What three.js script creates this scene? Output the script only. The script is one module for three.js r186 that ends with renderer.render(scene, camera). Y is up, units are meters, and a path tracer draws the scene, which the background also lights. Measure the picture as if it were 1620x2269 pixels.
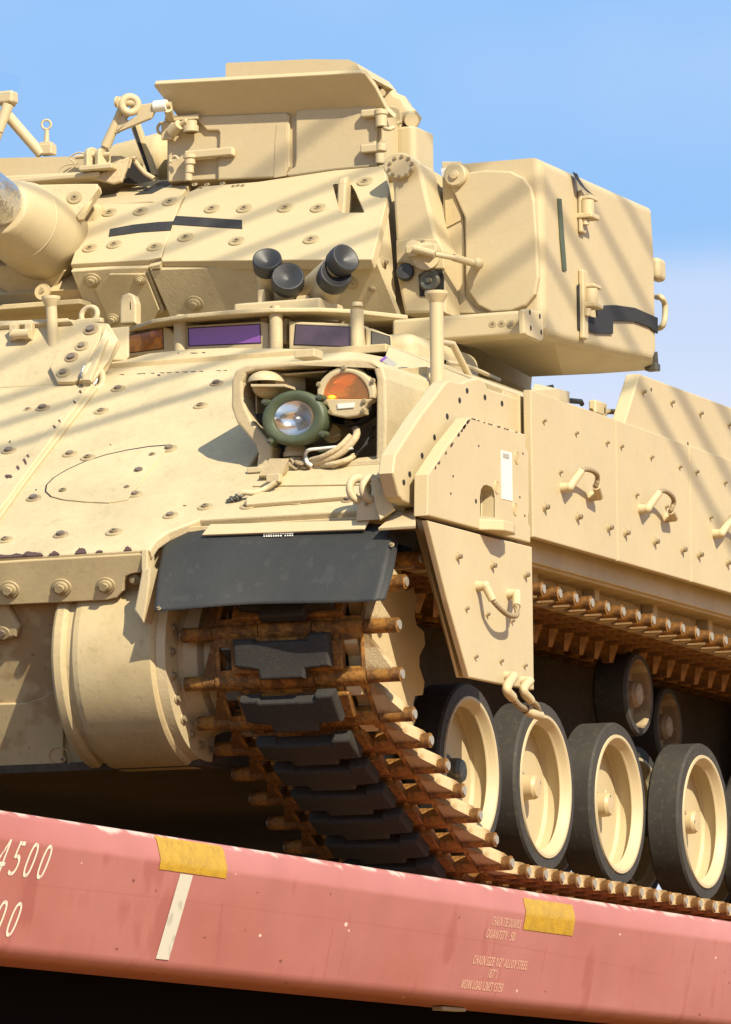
import * as THREE from 'three';
import { mergeGeometries } from 'three/addons/utils/BufferGeometryUtils.js';
import { ConvexGeometry } from 'three/addons/geometries/ConvexGeometry.js';
import { RoundedBoxGeometry } from 'three/addons/geometries/RoundedBoxGeometry.js';

// ------------------------------------------------------------------ camera, sky, sun, exposure
const V = (x, y, z) => new THREE.Vector3(x, y, z);
const scene = new THREE.Scene();
const W = 1620, H = 2269, F = 12500;                       // the photograph's size and the lens' focal length in its pixels
const CAM = V(8.801, -0.959, 19.386);
// camera axes in the world: right, up, forward (telephoto shot from below deck level, slightly rolled)
const wz = V(5190, -1426, 12500).normalize();              // where world -z goes on the sensor (right, up, forward)
const wy = V(-0.011, 1, 0); wy.z = -(wz.x * wy.x + wz.y) / wz.z; wy.normalize();
const wx = V().crossVectors(wz, wy).multiplyScalar(1);
const toWorld = (r, u, f) => V(wx.x * r + wx.y * u + wx.z * f, wy.x * r + wy.y * u + wy.z * f, -(wz.x * r + wz.y * u + wz.z * f));
if (toWorld(1, 0, 0).x < 0) wx.negate();
const RIGHT = toWorld(1, 0, 0), UP = toWorld(0, 1, 0), FWD = toWorld(0, 0, 1);
const camera = new THREE.PerspectiveCamera(2 * Math.atan(H / 2 / F) * 180 / Math.PI, 731 / 1024, 0.5, 2000);
camera.position.copy(CAM); camera.up.copy(UP); camera.lookAt(CAM.clone().add(FWD));
scene.add(camera); camera.updateMatrixWorld();

const SUN = V(.59, .65, .48).normalize();
const sun = new THREE.DirectionalLight(new THREE.Color().setRGB(1, .895, .69), 4.9);
sun.position.copy(SUN).multiplyScalar(30); sun.target.position.set(0, 1.2, 0);
sun.castShadow = true; sun.shadow.radius = 1; sun.shadow.mapSize.set(4096, 4096);
Object.assign(sun.shadow.camera, { left: -9, right: 9, top: 9, bottom: -9, near: 1, far: 80 });
scene.add(sun, sun.target);

const KX = .784;                                            // real-world reflectances: what the longer exposure makes up for
// deterministic noise
let seed = 7; const rnd = () => (seed = (seed * 16807) % 2147483647) / 2147483647;
const PERM = new Float32Array(65536); for (let i = 0; i < 65536; i++) PERM[i] = rnd();
const hash = (x, y, k) => PERM[((x * 73 + y * 1931 + k * 7919) ^ (y * 17 + x * 389)) & 65535];
function vn(x, y, per, k) {                                 // tileable value noise
  const xi = Math.floor(x), yi = Math.floor(y), fx = x - xi, fy = y - yi, sx = fx * fx * (3 - 2 * fx), sy = fy * fy * (3 - 2 * fy);
  const m = (a) => ((a % per) + per) % per, a = m(xi), b = m(xi + 1), c = m(yi), d = m(yi + 1);
  return (hash(a, c, k) * (1 - sx) + hash(b, c, k) * sx) * (1 - sy) + (hash(a, d, k) * (1 - sx) + hash(b, d, k) * sx) * sy;
}
function fbm(u, v, f, oct, k) { let s = 0, a = .5, t = 0; for (let o = 0; o < oct; o++) { s += a * vn(u * f, v * f, f, k + o); t += a; a *= .5; f *= 2; } return s / t; }
const sm = (a, b, x) => { const t = Math.min(1, Math.max(0, (x - a) / (b - a))); return t * t * (3 - 2 * t); };

{ // sky: saturated blue above, a pale lavender cloud bank low towards the rear of the vehicle; ground colour below the horizon
  const w = 2048, h = 1024, d = new Float32Array(w * h * 4);
  for (let j = 0; j < h; j++) for (let i = 0; i < w; i++) {
    const lat = (j + .5) / h * 180 - 90, u = (i + .5) / w, el = Math.max(lat, 0);
    const k = Math.exp(-el / 9), z = sm(0, 90, el);
    const az = (u - .5) * 2 * Math.PI, ca = Math.cos(el * Math.PI / 180) * (Math.cos(az) * SUN.x + Math.sin(az) * SUN.z) + Math.sin(el * Math.PI / 180) * SUN.y, au = Math.exp(-Math.acos(Math.min(1, Math.max(-1, ca))) * 180 / Math.PI / 24); // hazy aureole about the sun
    let r = .178 + .22 * k + .10 * z + .95 * au, g = .425 + .12 * k - .05 * z + .83 * au, b = .83 - .10 * k - .36 * z + .56 * au;
    const n = fbm(u, (lat + 90) / 180, 16, 6, 31), bank = sm(9.5, 8.9, el + (fbm(u, .3, 64, 4, 77) - .5) * 1.2) * (.62 + .38 * sm(8.9, 7, el)), m = Math.max(bank * (.85 + .5 * (n - .5)), sm(.50, .66, n) * sm(30, 12, el) * .30);
    r += (.68 - r) * m; g += (.70 - g) * m; b += (.80 - b) * m;
    if (lat < 0) { const t = sm(0, -3, lat); r += (.30 - r) * t; g += (.20 - g) * t; b += (.09 - b) * t; }
    d.set([r * KX, g * KX, b * KX, 1], (j * w + i) * 4);
  }
  const t = new THREE.DataTexture(d, w, h, THREE.RGBAFormat, THREE.FloatType);
  t.mapping = THREE.EquirectangularReflectionMapping; t.magFilter = t.minFilter = THREE.LinearFilter; t.wrapS = THREE.RepeatWrapping; t.needsUpdate = true;
  scene.background = t; scene.environment = t;
}
const renderer = new THREE.WebGLRenderer({ antialias: true });
renderer.setSize(731, 1024);
renderer.toneMapping = THREE.LinearToneMapping; renderer.toneMappingExposure = 1.56;
renderer.shadowMap.enabled = true;

// ------------------------------------------------------------------ sight lines: a measured picture point becomes a point on a stated plane of the vehicle
const ray = (x, y) => RIGHT.clone().multiplyScalar(x - W / 2).addScaledVector(UP, H / 2 - y).addScaledVector(FWD, F).normalize();
const on = (x, y, P) => { const r = ray(x, y), t = P.p.clone().sub(CAM).dot(P.n) / r.dot(P.n); return CAM.clone().addScaledVector(r, t); };
const plane = (p, n) => ({ p, n: n.clone().normalize() });
const oX = (x, y, v) => on(x, y, plane(V(v, 0, 0), V(1, 0, 0)));
const oY = (x, y, v) => on(x, y, plane(V(0, v, 0), V(0, 1, 0)));
const oZ = (x, y, v) => on(x, y, plane(V(0, 0, v), V(0, 0, 1)));
const PX = v => plane(V(v, 0, 0), V(1, 0, 0)), PZ = v => plane(V(0, 0, v), V(0, 0, 1)), PY = v => plane(V(0, v, 0), V(0, 1, 0));
const off = (P, d) => plane(P.p.clone().addScaledVector(P.n, d), P.n);
function basis(P) {
  const ref = Math.abs(P.n.y) > .95 ? V(0, 0, -1) : V(0, 1, 0);
  const u = V().crossVectors(ref, P.n).normalize(), v = V().crossVectors(P.n, u);
  return { u, v, m: new THREE.Matrix4().makeBasis(u, v, P.n).setPosition(P.p) };
}

// ------------------------------------------------------------------ textures and materials
function tex(size, f, srgb = true) {
  const d = new Uint8Array(size * size * 4);
  for (let j = 0; j < size; j++) for (let i = 0; i < size; i++) {
    const c = f((i + .5) / size, (j + .5) / size), o = (j * size + i) * 4;
    for (let k = 0; k < 3; k++) { let v = Math.min(1, Math.max(0, c[k] * (srgb ? KX : 1))); if (srgb) v = v <= .0031308 ? 12.92 * v : 1.055 * v ** (1 / 2.4) - .055; d[o + k] = v * 255; }
    d[o + 3] = 255;
  }
  const t = new THREE.DataTexture(d, size, size); t.wrapS = t.wrapT = THREE.RepeatWrapping; t.magFilter = THREE.LinearFilter; t.minFilter = THREE.LinearMipmapLinearFilter; t.generateMipmaps = true;
  if (srgb) t.colorSpace = THREE.SRGBColorSpace; t.needsUpdate = true; return t;
}
const rep = (t, k) => { const c = t.clone(); c.repeat.set(k, k); c.needsUpdate = true; return c; };
const paintT = (base, dust, dark, amt) => tex(1024, (u, v) => {
  const big = fbm(u, v, 3, 4, 1), mid = fbm(u, v, 14, 4, 9), fine = fbm(u, v, 90, 3, 17), spot = fbm(u, v, 60, 3, 23), chip = fbm(u, v, 40, 4, 41);
  let k = 1 + amt * ((big - .5) * .34 + (mid - .5) * .22 + (fine - .5) * .12);
  const du = sm(.52, .72, big * .6 + mid * .4) * .35 * amt, st = sm(.72, .84, spot) * .10 * amt, ch = sm(.775, .79, chip) * .55 * Math.max(0, amt - .9);
  return base.map((b, i) => { let c = b * k; c += (dust[i] - c) * du; c *= 1 - st; return c + (dark[i] - c) * ch; });
});
const fineT = tex(512, (u, v) => { const f = fbm(u, v, 60, 4, 5), g = fbm(u, v, 8, 3, 3); const k = .6 * f + .4 * g; return [k, k, k]; }, false);
const roughT = tex(512, (u, v) => { const k = .72 + .28 * fbm(u, v, 10, 5, 12); return [k, k, k]; }, false);
const sand = [.60, .485, .29], dustC = [.64, .54, .35], darkC = [.12, .08, .05];
const paintA = paintT(sand, dustC, darkC, 1);
const std = o => new THREE.MeshStandardMaterial(o);
const M = {};
M.sand = std({ map: rep(paintA, .6), roughness: .72, roughnessMap: rep(roughT, 1.3), bumpMap: rep(fineT, 3), bumpScale: .0012 });
M.sandClean = std({ map: rep(paintT(sand, dustC, darkC, .35), .5), roughness: .68, roughnessMap: rep(roughT, 1.3), bumpMap: rep(fineT, 3), bumpScale: .0006 });
M.sandRough = std({ map: rep(paintT([.57, .445, .24], [.60, .49, .30], [.10, .07, .04], 1.15), .9), roughness: .75, bumpMap: rep(fineT, 2), bumpScale: .0005 });
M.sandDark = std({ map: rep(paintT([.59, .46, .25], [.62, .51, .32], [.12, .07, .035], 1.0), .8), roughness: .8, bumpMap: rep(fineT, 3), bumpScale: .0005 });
M.stained = std({ map: rep(tex(512, (u, v) => { const a = fbm(u, v, 5, 5, 71), b = fbm(u, v, 30, 4, 75), s = sm(.46, .60, a * .7 + b * .3) * .6, sp = sm(.74, .84, fbm(u, v, 70, 4, 79)) * .4; return [.59, .455, .245].map((c, i) => { let q = c * (.94 + .12 * b); q += ([.36, .20, .085][i] - q) * s; return q * (1 - sp); }); }), .9), roughness: .85 });
M.shadeBrown = std({ map: rep(tex(512, (u, v) => { const k = .55 + .8 * fbm(u, v, 8, 5, 6); const d = fbm(u, v, 60, 4, 66); return [.055 * k + .04 * d, .038 * k + .03 * d, .024 * k + .018 * d]; }), 1), roughness: .95 });  // near-black tone imitating the shade behind the wheels and below the hull
M.rust = std({ map: rep(tex(512, (u, v) => { const a = fbm(u, v, 8, 5, 2), b = fbm(u, v, 40, 4, 6), t = sm(.35, .65, a * .6 + b * .4), k = sm(.6, .75, b); return [.15 + .29 * t - .09 * k, .062 + .134 * t - .04 * k, .010 + .018 * t - .006 * k]; }), 3), roughness: .62, metalness: .1, bumpMap: rep(fineT, 8), bumpScale: .004 });
M.rustDust = std({ map: rep(tex(512, (u, v) => { const a = fbm(u, v, 6, 5, 4), t = sm(.42, .62, a); return [.34 + .22 * t, .21 + .22 * t, .09 + .15 * t]; }), 3), roughness: .85, bumpMap: rep(fineT, 6), bumpScale: .004 });
M.rubber = std({ map: rep(tex(512, (u, v) => { const a = fbm(u, v, 5, 5, 8), b = fbm(u, v, 50, 3, 3), k = .020 + .016 * a + .010 * sm(.6, .75, b); return [k * 1.14, k, k * .86]; }), 2.5), roughness: .8, bumpMap: rep(fineT, 4), bumpScale: .0014 });
M.tyre = std({ map: rep(tex(512, (u, v) => { const a = fbm(u, v, 5, 5, 8), b = fbm(u, v, 30, 4, 13), d = sm(.60, .74, b) * .17, k = .028 + .022 * a; return [k * 1.12 + d * .12, k * .96 + d * .10, k * .8 + d * .06]; }), 2.2), roughness: .78, bumpMap: rep(fineT, 4), bumpScale: .0006 });
M.flap = std({ map: rep(tex(1024, (u, v) => { const a = fbm(u, v, 4, 6, 8), s = fbm(u * 1, v, 40, 4, 19), sc = sm(.66, .72, fbm(u, v, 24, 5, 29)) * .5, k = .018 + .018 * a + .006 * s + .018 * sc; return [k, k * 1.0, k * .97]; }), 1.1), roughness: .68, bumpMap: rep(fineT, 3), bumpScale: .001 });
M.cap = std({ color: new THREE.Color().setRGB(.034, .034, .036), roughness: .45, bumpMap: rep(fineT, 8), bumpScale: .001 });
M.black = std({ color: new THREE.Color().setRGB(.018, .016, .016), roughness: .75 });
M.tape = std({ map: rep(tex(256, (u, v) => { const k = .02 + .025 * fbm(u, v, 8, 4, 3); return [k * 1.05, k, k]; }), 3), roughness: .6, bumpMap: rep(fineT, 4), bumpScale: .002 });
M.webbing = std({ color: new THREE.Color().setRGB(.022, .023, .028), roughness: .8, bumpMap: rep(fineT, 10), bumpScale: .002 });
M.olive = std({ map: rep(tex(256, (u, v) => { const k = .8 + .4 * fbm(u, v, 12, 4, 3); return [.085 * k, .105 * k, .055 * k]; }), 4), roughness: .5, bumpMap: rep(fineT, 6), bumpScale: .001 });
M.steel = std({ color: new THREE.Color().setRGB(.42, .42, .41), roughness: .38, metalness: .85, bumpMap: rep(fineT, 8), bumpScale: .002 });
M.dullSteel = std({ map: rep(tex(256, (u, v) => { const t = sm(.5, .62, fbm(u, v, 8, 3, 3)); return [.13 + .2 * t, .125 + .14 * t, .105 + .05 * t]; }), 4), roughness: .55, metalness: .35 });
M.foil = std({ color: new THREE.Color().setRGB(.72, .72, .74), roughness: .32, metalness: 1, bumpMap: rep(fineT, 1.2), bumpScale: .010 });
M.white = std({ color: new THREE.Color().setRGB(.82, .80, .74), roughness: .6 });
M.grey = std({ color: new THREE.Color().setRGB(.42, .40, .35), roughness: .7 });
M.stripe = std({ map: rep(tex(256, (u, v) => { const k = .95 - .25 * sm(.55, .75, fbm(u, v, 10, 5, 3)); return [.74 * k, .70 * k, .58 * k]; }), 2), roughness: .7 });
M.yellow = std({ map: rep(tex(256, (u, v) => { const k = .8 + .4 * fbm(u, v, 9, 4, 7), d = sm(.6, .7, fbm(u, v, 22, 4, 3)) * .15; return [.56 * k * (1 - d), .33 * k * (1 - d), .012]; }), 3), roughness: .45, bumpMap: rep(fineT, 4), bumpScale: .002 });
M.rope = std({ map: rep(tex(256, (u, v) => { const k = .5 + .6 * (.5 + .5 * Math.sin((u * 14 + v * 14) * Math.PI * 2)); return [.42 * k, .32 * k, .19 * k]; }), 4), roughness: .85 });
M.canvas = std({ map: rep(paintT([.56, .43, .26], dustC, [.3, .22, .13], 1), 1.2), roughness: .95, bumpMap: rep(fineT, 2), bumpScale: .004 });
M.plexi = new THREE.MeshPhysicalMaterial({ transmission: 1, thickness: 0, roughness: .03, color: new THREE.Color().setRGB(.95, .98, 1), ior: 1.1 });
M.glass = new THREE.MeshPhysicalMaterial({ transmission: 1, thickness: 0, roughness: .04, color: new THREE.Color().setRGB(.97, .98, 1), bumpMap: rep(fineT, 10), bumpScale: .004 });
M.amber = new THREE.MeshPhysicalMaterial({ color: new THREE.Color().setRGB(1, .64, .20), transmission: .9, thickness: 0, roughness: .12 });
M.reflector = std({ color: new THREE.Color().setRGB(.85, .84, .82), roughness: .16, metalness: 1 });
M.violet = new THREE.MeshPhysicalMaterial({ color: new THREE.Color().setRGB(.26, .085, .43), roughness: .3, clearcoat: .5, clearcoatRoughness: .08 });
M.violetDark = new THREE.MeshPhysicalMaterial({ map: rep(tex(256, (u, v) => { const k = fbm(u, v, 7, 4, 3); return [.07 + .05 * k, .045 + .03 * k, .065 + .05 * k]; }), 5), roughness: .25, clearcoat: .6, clearcoatRoughness: .05 });
M.orangeGlass = new THREE.MeshPhysicalMaterial({ map: rep(tex(256, (u, v) => { const s = sm(.45, .6, fbm(u * 1, v, 9, 3, 5)); return [.36 + .26 * s, .12 + .09 * s, .02]; }), 5), roughness: .2, clearcoat: .6, clearcoatRoughness: .05 });
M.smoke = new THREE.MeshPhysicalMaterial({ color: new THREE.Color().setRGB(.10, .085, .06), roughness: .12, clearcoat: 1, clearcoatRoughness: .02 });
// bolts carry two tones (painted washer, worn head) as vertex colours
M.bolt = std({ vertexColors: true, roughness: .6, metalness: .1, bumpMap: rep(fineT, 20), bumpScale: .001 });
M.under = new THREE.MeshPhysicalMaterial({ color: new THREE.Color().setRGB(.006, .005, .005), roughness: 1, specularIntensity: .08 });  // near black so the colour itself gives the deep shade under the flatcar
M.lining = std({ map: rep(tex(256, (u, v) => { const k = .7 + .5 * fbm(u, v, 8, 4, 6); return [.56 * k, .44 * k, .25 * k]; }), 1), roughness: .85 });
M.deck = std({ map: rep(tex(512, (u, v) => { const k = .5 + .8 * fbm(u, v, 6, 5, 3); return [.42 * k, .17 * k, .06 * k]; }), .8), roughness: .9 });

for (const m of Object.values(M)) if (!m.map && !m.transmission && !(m.metalness > .8)) m.color.multiplyScalar(KX);

// ------------------------------------------------------------------ geometry helpers
function boxUV(g) {                                         // texture coordinates in metres, from the face's main direction
  if (g.index) g = g.toNonIndexed();
  const p = g.attributes.position, uv = new Float32Array(p.count * 2), a = V(), b = V(), c = V(), n = V(), e = V();
  for (let i = 0; i < p.count; i += 3) {
    a.fromBufferAttribute(p, i); b.fromBufferAttribute(p, i + 1); c.fromBufferAttribute(p, i + 2);
    n.subVectors(b, a).cross(e.subVectors(c, a)); const x = Math.abs(n.x), y = Math.abs(n.y), z = Math.abs(n.z);
    for (let k = 0; k < 3; k++) { const q = [a, b, c][k]; const s = (i + k) * 2; if (x >= y && x >= z) { uv[s] = q.z; uv[s + 1] = q.y; } else if (y >= z) { uv[s] = q.x; uv[s + 1] = q.z; } else { uv[s] = q.x; uv[s + 1] = q.y; } }
  }
  g.setAttribute('uv', new THREE.BufferAttribute(uv, 2)); return g;
}
const used = new Map();
function numbered(n) { const k = used.get(n) ?? 0; used.set(n, k + 1); return k ? `${n}_${String(k).padStart(3, '0')}` : n; }
function mesh(name, g, m, parent, uv = true) {
  const o = new THREE.Mesh(uv ? boxUV(g) : g, m); o.name = numbered(name); o.castShadow = o.receiveShadow = true; parent.add(o); return o;
}
function group(name, parent = scene) { const o = new THREE.Group(); o.name = numbered(name); parent.add(o); return o; }
function tag(o, label, category, grp, kind) { o.userData = { label }; if (category) o.userData.category = category; if (grp) o.userData.group = grp; if (kind) o.userData.kind = kind; return o; }
const lab = (o, label) => { o.userData.label = label; return o; };
const flat = g => (g.index ? g.toNonIndexed() : g);
const merge = gs => { const l = gs.map(g => { g = flat(g).clone(); for (const k of Object.keys(g.attributes)) if (!['position', 'normal'].includes(k)) g.deleteAttribute(k); g.morphAttributes = {}; return g; }); return mergeGeometries(l); };
// an armour plate: outline given by measured points on plane P (or world points), its outer face in that plane, thickness t behind it
function plateG(P, pts, t = .02, o = {}) {
  const { u, v, m } = basis(P), to2 = q => { const w = q.isVector3 ? q : on(q[0], q[1], P); const d = w.clone().sub(P.p); return new THREE.Vector2(d.dot(u), d.dot(v)); };
  const mk = (C, l) => { const c = new C(); let a = l.map(to2); if (o.smooth && C === THREE.Shape || o.smoothHoles && C === THREE.Path) a = new THREE.SplineCurve([...a, a[0]]).getPoints(a.length * 6); a.forEach((q, i) => (i ? c.lineTo(q.x, q.y) : c.moveTo(q.x, q.y))); c.closePath(); return c; };
  const s = mk(THREE.Shape, pts); for (const h of o.holes ?? []) s.holes.push(mk(THREE.Path, h));
  const b = Math.min(o.bevel ?? .004, t / 2 - .0005);
  const g = new THREE.ExtrudeGeometry(s, { depth: t - 2 * b, bevelEnabled: b > 0, bevelThickness: b, bevelSize: b, bevelOffset: -b, bevelSegments: o.seg ?? 2, curveSegments: 8 });
  g.translate(0, 0, -(t - b)); g.applyMatrix4(m); return g;
}
const plate = (name, parent, mat, P, pts, t, o) => mesh(name, plateG(P, pts, t, o), mat, parent);
function rodG(a, b, r, r2 = r, seg = 14) {
  const d = b.clone().sub(a), g = new THREE.CylinderGeometry(r2, r, d.length(), seg); g.translate(0, d.length() / 2, 0);
  g.applyQuaternion(new THREE.Quaternion().setFromUnitVectors(V(0, 1, 0), d.clone().normalize())); return g.translate(a.x, a.y, a.z);
}
const tubeG = (pts, r, seg = 8, n = pts.length * 6) => new THREE.TubeGeometry(new THREE.CatmullRomCurve3(pts, false, 'centripetal'), n, r, seg, false);
function boxG(c, sx, sy, sz, r = .006, P) { const g = new RoundedBoxGeometry(sx, sy, sz, 2, Math.min(r, sx / 2.1, sy / 2.1, sz / 2.1)); if (P) { const m = basis(P).m.clone().setPosition(0, 0, 0); g.applyMatrix4(m); } return g.translate(c.x, c.y, c.z); }
function latheG(pts, seg, axis, c) { // profile [r, along] about an axis through c
  const g = new THREE.LatheGeometry(pts.map(p => new THREE.Vector2(p[0], p[1])), seg); g.applyQuaternion(new THREE.Quaternion().setFromUnitVectors(V(0, 1, 0), axis.clone().normalize())); return g.translate(c.x, c.y, c.z);
}
function latheHard(pts, seg, axis, c) { // the same with hard edges between the profile's segments
  const l = []; for (let i = 1; i < pts.length; i++) if (pts[i][0] + pts[i - 1][0] > 1e-6) l.push(latheG([pts[i - 1], pts[i]], seg, axis, c)); return merge(l);
}
const ringG = (c, R, r, n, seg = 28, arc = Math.PI * 2) => { const g = new THREE.TorusGeometry(R, r, 8, seg, arc); g.applyQuaternion(new THREE.Quaternion().setFromUnitVectors(V(0, 0, 1), n.clone().normalize())); return g.translate(c.x, c.y, c.z); };
const convex = pts => flat(new ConvexGeometry(pts));
const tint = (g, c) => { g = flat(g); const a = new Float32Array(g.attributes.position.count * 3); for (let i = 0; i < a.length; i += 3) a.set(c.map(x => x * KX), i); g.setAttribute('color', new THREE.BufferAttribute(a, 3)); return g; };
// bolts: unit radius 1, facing +z
const sandL = [.58, .455, .25];
function boltG(head, o = {}) {
  const l = [];
  const wash = latheG([[0, .16], [1, .16], [1, 0]].reverse().map(p => p), 18, V(0, 0, 1), V()); l.push(tint(latheHard([[1, 0], [1, .14], [.93, .22], [0, .22]], 18, V(0, 0, 1), V()), o.wash ?? sandL));
  if (o.flange) l.push(tint(latheHard([[.74, .2], [.70, .42], [.58, .5], [0, .5]], 16, V(0, 0, 1), V()), o.wash ?? sandL));
  const z0 = o.flange ? .48 : .2, hh = o.h ?? .42, R = o.hr ?? .55;
  const hx = new THREE.CylinderGeometry(R * .94, R, hh, 6); hx.rotateX(Math.PI / 2); hx.translate(0, 0, z0 + hh / 2); l.push(tint(hx, head));
  if (o.socket) { const s = new THREE.CylinderGeometry(R * .4, R * .4, .06, 6); s.rotateX(Math.PI / 2); s.translate(0, 0, z0 + hh); l.push(tint(s, [.05, .04, .03])); }
  const c = []; for (const g of l) { const k = flat(g); if (!k.attributes.uv) k.setAttribute('uv', new THREE.BufferAttribute(new Float32Array(k.attributes.position.count * 2), 2)); c.push(k); }
  return mergeGeometries(c);
}
const BOLT = {
  worn: boltG([.33, .26, .19], { hr: .5, h: .34 }), worn2: boltG([.40, .30, .18], { hr: .48, h: .30, socket: 1 }), worn3: boltG([.25, .20, .165], { hr: .56, h: .40, wash: [.47, .35, .2] }),
  sand: boltG(sandL, { flange: 1, hr: .5, h: .45 }), low: boltG([.45, .34, .19], { hr: .5, h: .12, socket: 1 }), side: boltG([.44, .34, .2], { flange: 1, hr: .55, h: .7, socket: 1 }), stud: boltG([.40, .31, .18], { hr: .72, h: .6 }),
};
function bolt(parent, x, y, P, r, kind, sx = 1) {
  const { u, v } = basis(P), p = x.isVector3 ? x : on(x, y, P), o = new THREE.Mesh(BOLT[kind], M.bolt);
  const t = rnd() * 6; const q = new THREE.Quaternion().setFromRotationMatrix(new THREE.Matrix4().makeBasis(u, v, P.n));
  o.quaternion.copy(q); if (sx === 1) o.rotateZ(t); o.scale.set(r * sx, r, r); o.position.copy(p).addScaledVector(P.n, -.001); o.name = numbered('bolt'); o.castShadow = o.receiveShadow = true; parent.add(o); return o;
}
const bolts = (parent, P, list, r, kinds, sx) => list.forEach(([x, y, k = 1], i) => bolt(parent, x, y, P, r * k, [].concat(kinds)[i % [].concat(kinds).length], sx));

// ------------------------------------------------------------------ the ground
{
  const g = new THREE.PlaneGeometry(1200, 1200, 1, 1).rotateX(-Math.PI / 2).translate(0, -2.55, 0);
  const o = mesh('ground', g, std({ map: rep(tex(512, (u, v) => { const k = .5 + fbm(u, v, 24, 5, 3); return [.40 * k, .20 * k, .045 * k]; }), .4), roughness: 1 }), scene); tag(o, 'pale dusty gravel ground beside the railway track', null, null, 'structure');
}

// ------------------------------------------------------------------ railway flatcar
const sillTop = z => .006 + .0098 * Math.max(-4, z - .4) + .0009 * (z - .4) * Math.abs(z - .4) * .3;
{
  const car = group('railway_flatcar'); tag(car, 'red railway flatcar carrying the sand coloured armoured vehicle', 'flatcar');
  const z0 = -9, z1 = 9.5, xs = 2.0;
  // side sill: outward bent top zone, then a face that leans inward, and a rolled bottom flange; [x offset, drop]
  const prof = [[-.30, -.012], [-.035, -.004], [-.012, 0], [0, -.006], [.012, -.02], [.024, -.075], [.022, -.09], [-.035, -.36], [-.05, -.385], [-.075, -.40], [-.20, -.405]];
  const N = 60, pos = [], uv = [], idx = [];
  let acc = [0]; for (let k = 1; k < prof.length; k++) acc[k] = acc[k - 1] + Math.hypot(prof[k][0] - prof[k - 1][0], prof[k][1] - prof[k - 1][1]);
  for (let i = 0; i <= N; i++) { const z = z0 + (z1 - z0) * i / N, y = sillTop(z); prof.forEach((p, k) => { pos.push(xs + p[0], y + p[1], z); uv.push((6.2 - z) / 9, 1 - acc[k] / .95); }); }
  const n = prof.length; for (let i = 0; i < N; i++) for (let k = 0; k < n - 1; k++) { const a = i * n + k, b = a + 1, c = a + n, d = c + 1; idx.push(a, b, c, b, d, c); }
  const g = new THREE.BufferGeometry(); g.setAttribute('position', new THREE.Float32BufferAttribute(pos, 3)); g.setAttribute('uv', new THREE.Float32BufferAttribute(uv, 2)); g.setIndex(idx); g.computeVertexNormals();
  const cw = 2048, ch = 512, cv = document.createElement('canvas'); cv.width = cw; cv.height = ch; const cx = cv.getContext('2d');
  { // paint: weathered pink-red with rust streaks running down, scuffs and small bare spots along the top edge
    const im = cx.createImageData(cw, ch);
    for (let j = 0; j < ch; j++) for (let i = 0; i < cw; i++) {
      const u = i / cw, v = j / ch, drop = v * .95;
      const big = fbm(u, v * .3, 12, 4, 2), str = fbm(u, v * .06, 60, 4, 7), f = fbm(u, v * .3, 160, 3, 11), zone = sm(.36, .40, drop) ;
      let r = .50, gg = .180, b = .158; const k = .84 + .26 * big + .16 * (str - .5) + .03 * (f - .5);
      r *= k; gg *= k * (1 + .25 * (big - .5)); b *= k * (1 + .4 * (big - .5));
      const dk = sm(.60, .76, str) * .26 * zone; r *= 1 - dk * .6; gg *= 1 - dk; b *= 1 - dk;
      const e = sm(.262, .268, drop) * sm(.318, .298, drop + .035 * (fbm(u, v * .1, 90, 3, 5) - .5)), chp = e * sm(.40, .60, fbm(u, v * .12, 160, 4, 15)) * .75;
      r += (.74 - r) * chp; gg += (.60 - gg) * chp; b += (.52 - b) * chp;
      const c = [r, gg, b].map(x => { x = Math.min(1, Math.max(0, x * KX)); return 255 * (x <= .0031308 ? 12.92 * x : 1.055 * x ** (1 / 2.4) - .055); }), o = (j * cw + i) * 4;
      im.data.set([c[0], c[1], c[2], 255], o);
    }
    cx.putImageData(im, 0, 0);
    cx.strokeStyle = 'rgba(120,50,45,.2)'; cx.lineCap = 'round';
    for (let i = 0; i < 22; i++) { cx.lineWidth = .6 + rnd() * 2; const x = rnd() * cw, y = 220 + rnd() * 120; cx.beginPath(); cx.moveTo(x, y); cx.lineTo(x + rnd() * 8 - 4, y + 20 + rnd() * 90); cx.stroke(); }
    cx.lineWidth = 1.6; cx.strokeStyle = 'rgba(130,60,55,.22)'; cx.beginPath(); cx.moveTo(200, 268); cx.bezierCurveTo(500, 262, 900, 250, 1400, 290); cx.stroke();
    for (let i = 0; i < 40; i++) { cx.fillStyle = rnd() < .6 ? 'rgba(70,28,28,.6)' : 'rgba(250,225,205,.8)'; cx.beginPath(); cx.ellipse(rnd() * cw, 210 + rnd() * 190, .8 + rnd() * 2, 1 + rnd() * 2.5, 0, 0, 7); cx.fill(); }
  }
  const ct = new THREE.CanvasTexture(cv); ct.colorSpace = THREE.SRGBColorSpace; ct.wrapS = THREE.RepeatWrapping; ct.anisotropy = 8;
  const sillM = std({ map: ct, roughness: .58, side: THREE.DoubleSide, });
  const sill = mesh('side_sill', g, sillM, car, false);
  // face of the sill as a function: how far down the profile, which z
  const face = (z, s) => { let k = 1; while (k < n - 1 && acc[k] < s) k++; const t = (s - acc[k - 1]) / (acc[k] - acc[k - 1]); return V(xs + prof[k - 1][0] + (prof[k][0] - prof[k - 1][0]) * t, sillTop(z) + prof[k - 1][1] + (prof[k][1] - prof[k - 1][1]) * t, z); };
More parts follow.
